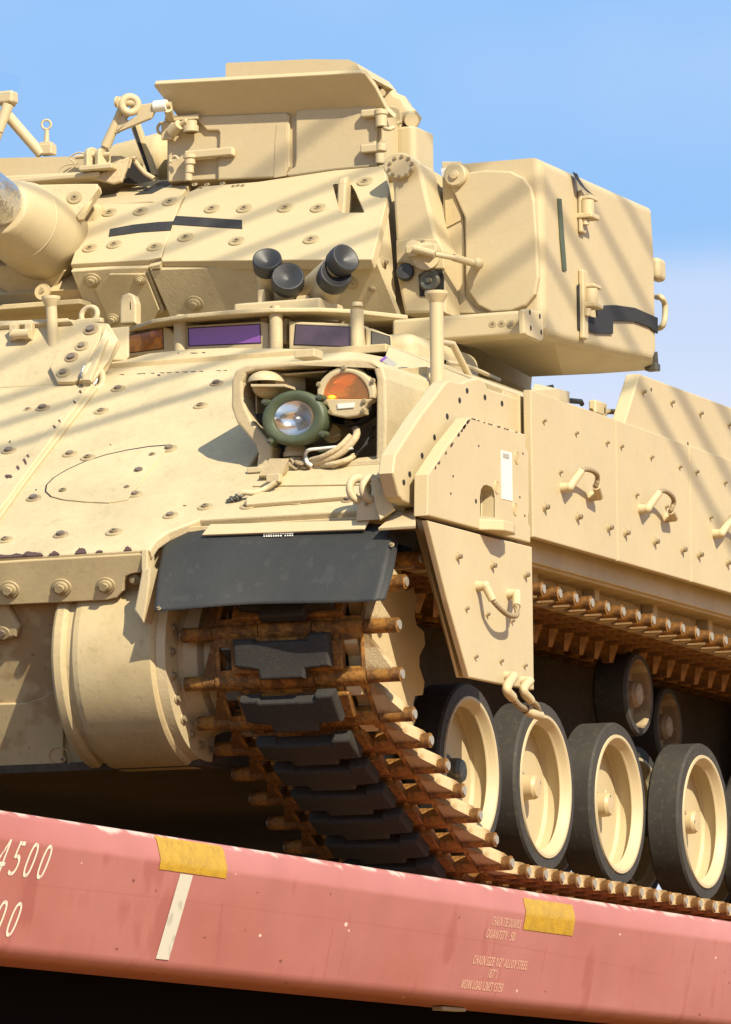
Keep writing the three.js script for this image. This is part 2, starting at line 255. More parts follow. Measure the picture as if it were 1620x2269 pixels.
  const patch = (name, mat, zA, zB, sA, sB, slant = 0, lift = .002, uvs) => { // a thin film that follows the sill's profile
    const nz = 8, ss = [sA, ...acc.filter(a => a > sA + .001 && a < sB - .001), sB], P = [], U = [], I = [];
    for (let i = 0; i <= nz; i++) ss.forEach((s, k) => { const z = zA + (zB - zA) * i / nz + slant * (s - sA), p = face(z, s), q = face(z, Math.min(s + .002, acc[n - 1])), q2 = face(z, s - .002), t = q.sub(q2).normalize(), nn = V(-t.y, t.x, 0); p.addScaledVector(nn.x < 0 ? nn.negate() : nn, lift); P.push(p.x, p.y, p.z); if (uvs) U.push(i / nz, 1 - (s - sA) / (sB - sA)); else U.push(z, s); });
    for (let i = 0; i < nz; i++) for (let k = 0; k < ss.length - 1; k++) { const a = i * ss.length + k, b = a + 1, c = a + ss.length, d = c + 1; I.push(a, b, c, b, d, c); }
    const g = new THREE.BufferGeometry(); g.setAttribute('position', new THREE.Float32BufferAttribute(P, 3)); g.setAttribute('uv', new THREE.Float32BufferAttribute(U, 2)); g.setIndex(I); g.computeVertexNormals(); mat.side = THREE.DoubleSide; return mesh(name, g, mat, car, false);
  };
  const zAt = (x, y) => oX(x, y, xs + .02).z, S = acc, top = S[3];
  lab(patch('reflector_patch', M.yellow, zAt(352, 1890), zAt(500, 1910), top + .004, S[5] + .03), 'yellow retroreflective patch above the white stripe');
  lab(patch('reflector_patch', M.yellow, zAt(1162, 2010), zAt(1271, 2025), top + .028, S[5] + .062), 'yellow retroreflective patch beside the stencilled chain text');
  lab(patch('stripe', M.stripe, zAt(400, 1955), zAt(428, 1955), S[5] + .034, S[7] - .002, .24), 'painted white vertical stripe');
  // stencilled lettering: flat paint cut out as a mask
  const words = (name, text, x0, y0, x1, s0, s1, slant, font, sp, color = '#efe6d2') => {
    const w = 512, h = 128, c = document.createElement('canvas'); c.width = w; c.height = h; const q = c.getContext('2d'); q.fillStyle = '#000'; q.fillRect(0, 0, w, h); q.fillStyle = '#fff'; q.font = `${sp ? 'normal' : 'bold'} ${font}px sans-serif`; q.textBaseline = 'middle'; q.textAlign = 'center';
    const mw = q.measureText(text).width; q.save(); q.translate(w / 2, h / 2); q.scale(w * .985 / mw, h / (font * .80)); q.fillText(text, 0, font * .03); q.restore();
    if (sp) { q.fillStyle = '#000'; const m = text.length; for (let i = 0; i < m; i++) q.fillRect((i + .5) * w / m - sp / 2, 0, sp, h); }
    const a = new THREE.CanvasTexture(c); const m = new THREE.MeshStandardMaterial({ color: new THREE.Color(color).multiplyScalar(KX), alphaMap: a, alphaTest: .42, roughness: .75, transparent: false });
    return patch(name, m, zAt(x0, y0), zAt(x1, y0), s0, s1, slant, .0015, true);
  };
  const sAt = (x, y) => { const yy = oX(x, y, xs).y; const z = oX(x, y, xs).z; let best = 0, bd = 9; for (let s = top; s < S[8]; s += .002) { const p = face(z, s), d = Math.abs(on(x, y, PX(p.x)).y - p.y); if (d < bd) { bd = d; best = s; } } return best; };
  const line = (name, text, x0, y0, x1, y1, hgt, slant, font, sp, col) => { const s = sAt((x0 + x1) / 2, (y0 + y1) / 2); words(name, text, x0, y0, x1, s - hgt / 2, s + hgt / 2, slant, font, sp, col); };
  line('stencil_number', '4 5 0 0', 8, 1897, 122, 1907, .108, .42, 100, 5); line('stencil_number', '5 0 0', -8, 2031, 80, 2038, .108, .42, 100, 5);
  line('stencil_text', 'CHAIN TIE DOWNS', 1093, 2041, 1158, 2048, .034, .26, 100, 0, '#dba892'); line('stencil_text', 'QUANTITY   50', 1086, 2070, 1150, 2075, .034, .26, 100, 0, '#dba892');
  line('stencil_text', 'CHAIN SIZE 1/2" ALLOY STEEL', 1068, 2127, 1190, 2142, .034, .26, 100, 0, '#dba892'); line('stencil_text', '(87")', 1107, 2158, 1128, 2160, .034, .26, 100, 0, '#dba892'); line('stencil_text', 'WORK LOAD LIMIT 13750', 1053, 2181, 1146, 2191, .034, .26, 100, 0, '#dba892');
  // deck boards, far sill, centre sill, cross bearers and brake gear below
  const dk = []; for (let i = 0; i < 22; i++) { const z = -8.8 + i * .4; dk.push(boxG(V(0, sillTop(z) - .06, z), 3.5, .05, .392, .004)); } mesh('deck_board', merge(dk), M.deck, car).userData.kind = 'stuff';
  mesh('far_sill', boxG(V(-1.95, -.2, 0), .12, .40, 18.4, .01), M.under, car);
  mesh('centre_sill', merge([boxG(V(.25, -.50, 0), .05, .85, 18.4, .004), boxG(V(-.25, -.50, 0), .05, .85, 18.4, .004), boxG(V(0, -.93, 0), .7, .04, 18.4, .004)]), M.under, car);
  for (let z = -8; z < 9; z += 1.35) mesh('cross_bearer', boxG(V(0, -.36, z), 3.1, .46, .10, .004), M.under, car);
  mesh('shade_board', boxG(V(1.60, -.72, 0), .06, 1.2, 18.4, .004), M.under, car);  // black board shaped to hide the bearers and imitate shade below the sill
  mesh('brake_pipe', merge([rodG(V(1.1, -.66, 9), V(1.1, -.66, -9), .03), rodG(V(.9, -.6, 9), V(.9, -.6, -9), .02)]), M.under, car);
  for (const [x, y, w] of [[995, 2233, 52]]) { const a = oX(x - w / 2, y, 1.86), b = oX(x + w / 2, y, 1.86); mesh('anchor_tab', boxG(a.clone().add(b).multiplyScalar(.5).add(V(0, -.004, 0)), .04, .014, Math.abs(a.z - b.z), .004), M.grey, car); }
}

// ------------------------------------------------------------------ the armoured vehicle
const AV = group('armoured_vehicle'); tag(AV, 'sand coloured tracked armoured fighting vehicle standing on the red flatcar', 'armoured vehicle');
const GL = plane(V(0, 1.125, 2.52), V(0, 1, .66));
const gl = (x, z) => V(x, 1.125 + .66 * (2.52 - z), z), SX = 1.2;

// ---- track
const wheelC = [[1043, 1707], [1208, 1743], [1370, 1782], [1560, 1821]].map(([x, y]) => oX(x, y, 1.75)); wheelC.push(V(1.75, .372, -2.02), V(1.75, .360, -2.74));
const SPR = { z: 2.134, y: .80, r: .291 };
{
  const circles = [SPR, ...wheelC.map(c => ({ z: c.z, y: c.y, r: .350 })), { z: -3.35, y: .74, r: .31 }];
  const pts = []; for (const c of circles) for (let k = 0; k < 720; k++) pts.push([c.z + c.r * Math.cos(k * Math.PI / 360), c.y + c.r * Math.sin(k * Math.PI / 360)]);
  pts.sort((a, b) => a[0] - b[0] || a[1] - b[1]); const cr = (o, a, b) => (a[0] - o[0]) * (b[1] - o[1]) - (a[1] - o[1]) * (b[0] - o[0]);
  const half = l => { const h = []; for (const p of l) { while (h.length > 1 && cr(h[h.length - 2], h[h.length - 1], p) <= 0) h.pop(); h.push(p); } h.pop(); return h; };
  const hull = [...half(pts), ...half([...pts].reverse())]; // closed loop, counter-clockwise in (z, y): bottom forward, up at the sprocket, back along the top
  const L = [0]; for (let i = 1; i <= hull.length; i++) L.push(L[i - 1] + Math.hypot(hull[i % hull.length][0] - hull[i - 1][0], hull[i % hull.length][1] - hull[i - 1][1]));
  const tot = L[hull.length], num = Math.round(tot / .1645), p = tot / num;
  const at = s => { s = ((s % tot) + tot) % tot; let i = 1; while (L[i] < s) i++; const t = (s - L[i - 1]) / (L[i] - L[i - 1]), a = hull[i - 1], b = hull[i % hull.length]; return [a[0] + (b[0] - a[0]) * t, a[1] + (b[1] - a[1]) * t]; };
  // phase: one pin lies where the photograph shows it, at the front of the sprocket
  let s0 = 0, bd = 9; for (let s = 0; s < tot; s += .002) { const q = at(s), d = Math.hypot(q[0] - 2.425, q[1] - .842); if (d < bd) { bd = d; s0 = s; } }
  // shoe: local x across, y along the track (towards the pin above), z outward
  const sh = new THREE.Shape(); [[-.266, -.012], [-.266, .140], [-.256, .150], [.256, .150], [.266, .140], [.266, -.012]].forEach(([x, y], i) => (i ? sh.lineTo(x, y) : sh.moveTo(x, y))); sh.closePath();
  for (const s of [-1, 1]) { const h = new THREE.Path(); [[.178, .034], [.252, .034], [.252, .122], [.178, .116]].forEach(([x, y], i) => (i ? h.lineTo(s * x, y) : h.moveTo(s * x, y))); h.closePath(); sh.holes.push(h); const k = new THREE.Path();  [[.284, .036], [.322, .030], [.284, .104]].forEach(([x, y], i) => (i ? k.lineTo(s * x, y) : k.moveTo(s * x, y))); k.closePath(); }
  const body0 = new THREE.ExtrudeGeometry(sh, { depth: .03, bevelEnabled: true, bevelThickness: .006, bevelSize: .005, bevelOffset: -.005, bevelSegments: 1 }).translate(0, 0, -.012);
  const ax = V(1, 0, 0), cyl = (a, b, r) => rodG(V(a, 0, 0), V(b, 0, 0), r, r, 10);
  const knuck = [cyl(-.385, -.272, .025), cyl(-.268, -.105, .030), cyl(-.10, .085, .033), cyl(.09, .268, .030), cyl(.272, .385, .025)];
  const lug = boxG(V(0, .075, .03), .40, .10, .03, .008), ribs = [-1, 1].map(s => boxG(V(s * .17, .078, .012), .02, .13, .034, .005)), horn = convex([V(-.03, .03, -.02), V(.03, .03, -.02), V(-.03, .12, -.02), V(.03, .12, -.02), V(-.015, .055, -.09), V(.015, .055, -.09), V(-.015, .095, -.09), V(.015, .095, -.09)]);
  const outerRib = [-1, 1].map(s => rodG(V(s * .340, .016, .006), V(s * .272, .142, .006), .007, .007, 6));
  const bodyG = boxUV(merge([body0, ...knuck, lug, ...ribs, horn]));
  const web = [-1, 1].map(s => convex([.014, -.030].flatMap(z => [V(s * .258, -.012, z), V(s * (s < 0 ? .325 : .366), -.012, z), V(s * (s < 0 ? .318 : .360), .016, z), V(s * .276, z > 0 ? .138 : .10, z), V(s * .258, .142, z)])));
  
  const ps = new THREE.Shape(); [[-.172, .050], [-.172, .142], [-.105, .142], [-.100, .132], [.095, .132], [.10, .150], [.166, .150], [.168, .040], [.080, .034], [.074, .004], [-.082, .004], [-.088, .036]].forEach(([x, y], i) => (i ? ps.lineTo(x, y) : ps.moveTo(x, y))); ps.closePath();
  const padG = boxUV(new THREE.ExtrudeGeometry(ps, { depth: .022, bevelEnabled: true, bevelThickness: .012, bevelSize: .010, bevelOffset: -.010, bevelSegments: 3 }).translate(0, 0, .052));
  { const q = padG.attributes.position; for (let i = 0; i < q.count; i++) { const x = q.getX(i), y = q.getY(i); q.setXYZ(i, x + .006 * (fbm(y * 4 + .2, x * 2 + .5, 16, 2, 3) - .5), y + .006 * (fbm(x * 4 + .3, y * 2 + .5, 16, 2, 8) - .5), q.getZ(i)); } }
  const pinG = [boxUV(cyl(.384, .391, .016)), boxUV(cyl(-.391, -.384, .016))], webG = web.map(boxUV);
  const shoes = []; M.pin = std({ color: new THREE.Color().setRGB(.40, .36, .29), roughness: .45, metalness: .5 });
  for (let i = 0; i < num; i++) {
    const a = at(s0 + i * p), b = at(s0 + (i + 1) * p); // pin of this shoe, pin of the next one up
    const o = new THREE.Mesh(bodyG, M.rust); o.name = numbered('track_shoe'); o.castShadow = o.receiveShadow = true;
    const t = V(0, b[1] - a[1], b[0] - a[0]).normalize(), outw = V(0, -t.z, t.y).negate(); // outward is to the right of travel
    const nrm = V().crossVectors(V(1, 0, 0), t); if (nrm.dot(V(0, a[1] - .6, a[0] + .5)) < 0 && false) nrm.negate();
    o.quaternion.setFromRotationMatrix(new THREE.Matrix4().makeBasis(V(1, 0, 0), t, nrm)); o.position.set(1.555, a[1], a[0]);
    for (const [nm, g, m] of [['rubber_pad', padG, M.rubber], ['shoe_web', webG[0], M.rust], ['shoe_web', webG[1], M.rustDust], ['pin', pinG[0], M.pin], ['pin', pinG[1], M.pin]]) { const c = new THREE.Mesh(g, m); c.name = numbered(nm); c.castShadow = c.receiveShadow = true; o.add(c); }
    AV.add(o); shoes.push(o);
  }
  { const far = shoes.map(o => { o.updateMatrix(); return bodyG.clone().applyMatrix4(o.matrix).translate(-3.11, 0, 0); }); mesh('far_track', merge(far), M.shadeBrown, AV).userData.kind = 'stuff'; }
}
// ---- road wheels, idlers, return rollers
{
  const X = V(1, 0, 0), O = V();
  const tyreG = boxUV(latheHard([[.257, -.066], [.292, -.066], [.302, -.056], [.302, .056], [.296, .066], [.257, .0665]], 64, X, O));
  const rimG = boxUV(latheHard([[.257, .0665], [.255, .072], [.245, .072], [.241, .068], [.227, .046], [.223, .042], [.221, .038], [.225, .034], [.250, .024], [.252, -.018], [.242, -.030], [.11, -.034], [.07, -.030], [0, -.030]], 64, X, O));
  const hubG = boxUV(merge([latheHard([[.066, -.032], [.060, -.02], [.046, -.010], [.044, .026], [.036, .038], [0, .040]], 20, X, O), rodG(V(.002, -.042, .0), V(.002, -.064, .004), .010, .008, 8)]));
  const backG = boxUV(latheHard([[0, -.05], [.2, -.05], [.24, -.066], [.249, -.066]], 48, X, O));
  const mk = (x, y, z, rot) => {
    const w = group('road_wheel', AV); w.position.set(x, y, z); w.rotation.x = rot;
    const sub = (nm, g, m) => { const o = new THREE.Mesh(g, m); o.name = numbered(nm); o.castShadow = o.receiveShadow = true; w.add(o); return o; };
    sub('tyre', tyreG, M.tyre); sub('rim', rimG, M.sandClean); sub('hub', hubG, z > 1 ? M.dullSteel : M.hub); sub('wheel_back', backG, M.sandDark); return w;
  };
  M.hub = std({ map: rep(tex(256, (u, v) => { const t = sm(.60, .64, fbm(u, v, 4, 3, 3)); return [.58 - .42 * t, .44 - .29 * t, .24 - .12 * t]; }), 5), roughness: .5 });
  wheelC.forEach((c, i) => { for (const sx of [1]) { mk(sx * 1.685, c.y, c.z, i * 1.3); mk(sx * 1.425, c.y, c.z, i * 1.1); } });
  const rollG = boxUV(latheHard([[0, -.06], [.185, -.06], [.19, -.05], [.19, .05], [.185, .06], [.165, .061], [.160, .04], [.06, .03], [.05, .075], [.03, .085], [0, .085]], 40, X, O));
  M.rollDisc = std({ map: rep(tex(256, (u, v) => { const t = sm(.4, .6, fbm(u, v, 6, 4, 3)); return [.30 + .14 * t, .21 + .12 * t, .12 + .07 * t]; }), 4), roughness: .6 });
  for (const [x, y, X0, k] of [[1418, 1538, 1.62, 1], [1484, 1610, 1.40, 1]]) {
    const c = oX(x, y, X0), r = group('return_roller', AV); r.position.copy(c); r.position.x -= .066; const s = .75 * k;
    const a = new THREE.Mesh(boxUV(latheHard([[.10, -.07], [.155, -.07], [.16, -.06], [.16, .055], [.152, .066], [.132, .066]], 40, X, O)), M.tyre); a.name = numbered('tyre');
    const b = new THREE.Mesh(boxUV(latheHard([[.132, .066], [.128, .05], [.125, .0], [.055, -.01], [.05, .05], [.04, .066], [0, .07]], 40, X, O)), M.rollDisc); b.name = numbered('rim');
    for (const o of [a, b]) { o.castShadow = o.receiveShadow = true; r.add(o); }
  }
  const idl = group('idler_wheel', AV); idl.position.set(1.555, .74, -3.35); const im = new THREE.Mesh(boxUV(latheHard([[0, -.2], [.25, -.2], [.26, -.19], [.26, .19], [.25, .2], [0, .2]], 40, X, O)), M.tyre); im.name = numbered('tyre'); idl.add(im);
  for (const c of wheelC) for (const sx of [1]) mesh('suspension_arm', merge([rodG(V(1.16, c.y + .12, c.z + .34), V(1.16, c.y, c.z), .07, .055), rodG(V(1.1, c.y, c.z), V(1.6, c.y, c.z), .05)]), M.shadeBrown, AV);
}
// ---- sprocket and final drive
{
  const c = V(0, SPR.y - .012, SPR.z), X = V(1, 0, 0);
  const sp = group('drive_sprocket', AV);
  const teeth = (x) => { const s = new THREE.Shape(), n = 11; for (let k = 0; k < n * 4; k++) { const a = (k + .0) / (n * 4) * Math.PI * 2, r = [.245, .300, .300, .245][k % 4]; k ? s.lineTo(r * Math.cos(a), r * Math.sin(a)) : s.moveTo(r, 0); } s.closePath(); return new THREE.ExtrudeGeometry(s, { depth: .05, bevelEnabled: true, bevelThickness: .004, bevelSize: .004, bevelSegments: 1 }).rotateY(Math.PI / 2).translate(x - .025, c.y, c.z); };
  mesh('sprocket_ring', teeth(1.555 - .215), M.dullSteel, sp); mesh('sprocket_ring', teeth(1.555 + .215), M.sandDark, sp);
  mesh('sprocket_carrier', merge([latheHard([[.2, 1.2], [.23, 1.22], [.23, 1.68], [.2, 1.69], [.12, 1.69], [0, 1.69]], 40, X, c)]), M.sandClean, sp);
  const hubR = mesh('sprocket_hub', latheHard([[.262, 1.66], [.262, 1.71], [.235, 1.715], [.22, 1.705], [.14, 1.71], [.13, 1.75], [.05, 1.76], [0, 1.76]], 40, X, c), M.sandDark, sp);
  for (let k = 0; k < 11; k++) bolt(sp, V(1.716, c.y + .242 * Math.cos(k * .571), c.z + .236 * Math.sin(k * .571)), 0, PX(1.716), .016, 'stud');
  const fd = group('final_drive', AV);
  mesh('drive_housing', latheHard([[.30, .71], [.356, .72], [.362, .73], [.362, .755], [.356, .765], [.348, .77], [.348, .785], [.362, .80], [.366, .82], [.366, 1.085], [.358, 1.095], [.35, 1.10]], 72, X, c), M.sandRough, fd);
  mesh('drive_flange', latheHard([[.352, 1.10], [.345, 1.13], [.262, 1.14], [.25, 1.15], [.245, 1.20], [.2, 1.22], [0, 1.22]], 64, X, c), M.sand, fd);
  for (let k = 0; k < 24; k++) { const a = k * Math.PI / 12; bolt(fd, V(1.135, c.y + .305 * Math.sin(a), c.z + .305 * Math.cos(a)), 0, PX(1.135), .017, 'stud'); }
}

// ---- hull
const hull = group('hull', AV);
{
  const NL = plane(V(0, .985, 2.425), V(0, -.42, .91));       // nose plate, leaning back below the bracket
  const hitY = (P, x, y) => V(x, y, P.p.z - (y - P.p.y) * P.n.y / P.n.z);
  mesh('nose_plate', plateG(NL, [hitY(NL, -1.12, 1.06), hitY(NL, 1.12, 1.06), hitY(NL, 1.12, .45), hitY(NL, -1.12, .45)], .04), M.stained, hull);
  mesh('belly_plate', boxG(V(0, .44, -.65), 2.26, .03, 5.7, .004), M.shadeBrown, hull);
  for (const s of [-1, 1]) mesh('hull_wall', boxG(V(s * 1.13, .80, -.75), .03, .72, 5.7, .004), M.shadeBrown, hull);  // tan walls coloured almost black, shade put into the colour
  for (const s of [-1, 1]) mesh('sponson_floor', boxG(V(s * 1.53, 1.17, -.9), .80, .03, 5.2, .004), M.sandDark, hull);
  for (const s of [-1, 1]) mesh('sponson_wall', boxG(V(s * 1.93, 1.45, -1.2), .03, .57, 5.3, .004), M.sand, hull);
  const slope = plane(V(1.945, 1.74, 0), V(.21, .5, 0)); mesh('sponson_top', plateG(slope, [V(1.945, 1.74, 1.58), V(1.45, 1.95, 1.28), V(1.45, 1.95, -3.6), V(1.945, 1.74, -3.6)], .03), M.sand, hull);
  mesh('roof_plate', boxG(V(-.2, 1.935, -1.2), 3.3, .03, 5.0, .004), M.sandDark, hull);
  mesh('rear_plate', boxG(V(0, 1.2, -3.6), 3.9, 1.5, .04, .004), M.sand, hull);
  mesh('front_filler', plateG(plane(V(0, 1.08, 2.40), V(0, 0, 1)), [V(-1.12, 1.0, 2.4), V(1.12, 1.0, 2.4), V(1.12, 1.14, 2.4), V(-1.12, 1.14, 2.4)], .03), M.sandDark, hull);
  // stiffener rib on the nose plate with a rounded foot, at the frame's edge
  mesh('nose_rib', plateG(off(NL, .03), [[-60, 1338], [12, 1338], [42, 1390], [36, 1412], [10, 1420], [-60, 1420]], .03, { bevel: .01 }), M.sandDark, hull); bolt(hull, 5, 1402, off(NL, .03), .024, 'worn', SX);
  mesh('nose_lip', plateG(off(NL, .016), [[-60, 1562], [60, 1558], [95, 1546], [125, 1528], [140, 1534], [140, 1700], [-60, 1712]], .016), M.stained, hull);
  mesh('hull_port', ringG(on(132, 1678, off(NL, .017)), .038, .0025, NL.n, 28), M.sandDark, hull); bolt(hull, 138, 1682, off(NL, .014), .012, 'low', SX);
  mesh('drain_recess', plateG(off(NL, .02), [[186, 1655], [222, 1652], [240, 1690], [200, 1698]], .012, { bevel: .002 }), M.under, hull); bolt(hull, 210, 1668, off(NL, .022), .020, 'worn2', SX);
}
const glacis = plate('glacis_plate', AV, M.sand, GL, [gl(-1.9, 2.52), gl(-1.5, 2.52), gl(.5, 2.522), [332, 1218], [346, 1196], [372, 1178], [442, 1151], [792, 1131], gl(1.93, 2.34), gl(1.93, 1.588), gl(1.45, 1.275), [852, 790], [800, 780], [680, 772], [520, 769], [420, 772], [330, 782], [270, 798], gl(-.2, 1.29), gl(-1.5, 1.29), gl(-1.9, 1.55)], .038,
  { bevel: .008, seg: 3, holes: [[gl(1.245, 2.03), gl(1.70, 2.03), gl(1.70, 1.62), gl(1.245, 1.62)]] });
{
  const P = GL, r = .0235;
  bolts(glacis, P, [[262, 862], [225, 912], [480, 850, .9], [445, 900], [155, 1007], [195, 1015], [75, 1105], [140, 1090, 1.05], [378, 1143], [455, 1124], [135, 1186], [253, 1180, 1.1], [550, 1122, 1.05], [660, 1112, 1.05], [772, 1108, .9], [12, 1197], [375, 995, 1.1], [338, 1010, .9], [308, 1045], [282, 1082, .85], [300, 1096, .95]], r, ['worn', 'worn2', 'worn3', 'worn2'], SX);
  // D shaped access cover let into the glacis
  const dO = [[371, 987], [330, 990], [280, 998], [235, 1008], [190, 1022], [150, 1040], [120, 1058], [104, 1074], [102, 1088], [114, 1099], [140, 1106], [190, 1111], [240, 1113], [280, 1107], [296, 1088], [318, 1058], [345, 1025], [366, 998]];
  plate('cover_gap', AV, M.black, off(P, .0012), dO.map(([x, y]) => [235 + (x - 235) * 1.022, 1050 + (y - 1050) * 1.035]), .002, { bevel: 0 }); const cov = plate('access_cover', AV, M.sand, off(P, .005), dO, .007, { bevel: .002 });
  // panel joint strip and the plate beside it
  plate('joint_strip', AV, M.sand, off(P, .022), [[-60, 1205], [-60, 1150], [60, 1005], [150, 895], [188, 850], [204, 852], [120, 965], [30, 1088]], .022, { bevel: .008, seg: 3 });
  plate('joint_strip', AV, M.sandClean, off(P, .012), [[-60, 1230], [-60, 1200], [40, 1072], [204, 852], [216, 856], [60, 1060]], .012, { bevel: .004 });
  const tv = plate('bow_panel', AV, M.sand, off(P, .018), [[-90, 1240], [-90, 858], [0, 857], [196, 849], [150, 905], [40, 1040], [-50, 1160]], .018, { bevel: .005 });
  bolts(tv, off(P, .018), [[95, 905], [62, 907, .6], [20, 1000], [-20, 1010]], r, ['worn3', 'worn'], SX);
  // small bare spots where the paint has flaked to the primer
  const chips = [];
  for (const [x, y, w, h, a] of [[20, 1055, 16, 7, .4], [55, 1022, 6, 16, -.5], [62, 1010, 5, 9, -.4], [40, 1036, 6, 10, -.5], [120, 945, 5, 10, -.6], [132, 932, 4, 7, -.5], [178, 868, 5, 8, -.6], [165, 890, 4, 9, -.6], [108, 838, 5, 3, 0], [22, 977, 4, 3, 0], [300, 806, 4, 3, 0], [352, 831, 7, 4, .3], [395, 782, 4, 2, 0], [430, 782, 14, 2, 0], [452, 781, 8, 2, 0], [80, 1085, 4, 3, 0], [245, 985, 4, 2, 0], [410, 1120, 7, 2, 0]]) {
    const p = []; for (let k = 0; k < 9; k++) { const t = k / 9 * 6.283, q = .65 + .7 * rnd(); const dx = Math.cos(t) * w * .5 * q, dy = Math.sin(t) * h * .5 * q; p.push([x + dx * Math.cos(a) - dy * Math.sin(a), y + dx * Math.sin(a) + dy * Math.cos(a)]); }
    chips.push(plateG(off(P, x < 200 && y < 1060 ? .0235 : .0012), p, .0015, { bevel: 0 }));
  }
  for (let i = 0; i < 14; i++) { const x = 258 + i * 18 + rnd() * 8, y = 829 - i * .7; if (rnd() < .75) chips.push(plateG(off(P, .0012), [[x, y], [x + 6 + rnd() * 10, y - .4], [x + 4 + rnd() * 8, y + 1.6]], .0015, { bevel: 0 })); }
  mesh('flaked_spot', merge(chips), M.black2 = std({ color: new THREE.Color().setRGB(.07, .035, .03), roughness: .8 }), AV).userData.kind = 'stuff';
}
// ---- bow bracket and its bolts, with flaked paint along the upper edge
{
  const B = plane(V(0, 1.122, 2.535), V(0, -.36, .93));
  const br = plate('bow_bracket', AV, M.sandDark, B, [[-90, 1252], [40, 1243], [160, 1236], [318, 1227], [322, 1242], [316, 1268], [292, 1272], [278, 1278], [274, 1292], [272, 1310], [258, 1325], [236, 1330], [100, 1337], [-90, 1346]], .03, { bevel: .004 });
  bolts(br, B, [[22, 1306, 1], [137, 1301, 1], [235, 1297, .95]], .030, 'sand', SX); bolt(br, 298, 1284, off(B, -.02), .018, 'sand', SX); bolt(br, -70, 1311, B, .03, 'sand', SX);
  const ch = []; for (const [x0, x1, d] of [[-40, 62, 9], [48, 96, 13], [108, 132, 8], [166, 192, 13], [274, 292, 10], [212, 228, 5]]) { const p = [], y = x => 1236 - x * .057; for (let k = 0; k <= 8; k++) { const x = x0 + (x1 - x0) * k / 8, e = Math.sin(k / 8 * Math.PI) ** .5; p.push([x, y(x) - 1 - e * d * (.45 + .55 * rnd())]); } for (let k = 8; k >= 0; k--) { const x = x0 + (x1 - x0) * k / 8; p.push([x, y(x) - .5]); } ch.push(plateG(off(GL, .0012), p, .0015, { bevel: 0 })); }
  mesh('flaked_spot', merge(ch), M.black2, AV).userData.kind = 'stuff';
  const fin = PZ(2.555); plate('stop_fin', AV, M.sandClean, fin, [[314, 1262], [333, 1257], [330, 1300], [325, 1338], [317, 1379], [297, 1352], [306, 1308]], .075, { bevel: .006 });
  mesh('fin_bracket', boxG(oZ(328, 1242, 2.50), .022, .07, .06, .004), M.sandClean, AV);
}
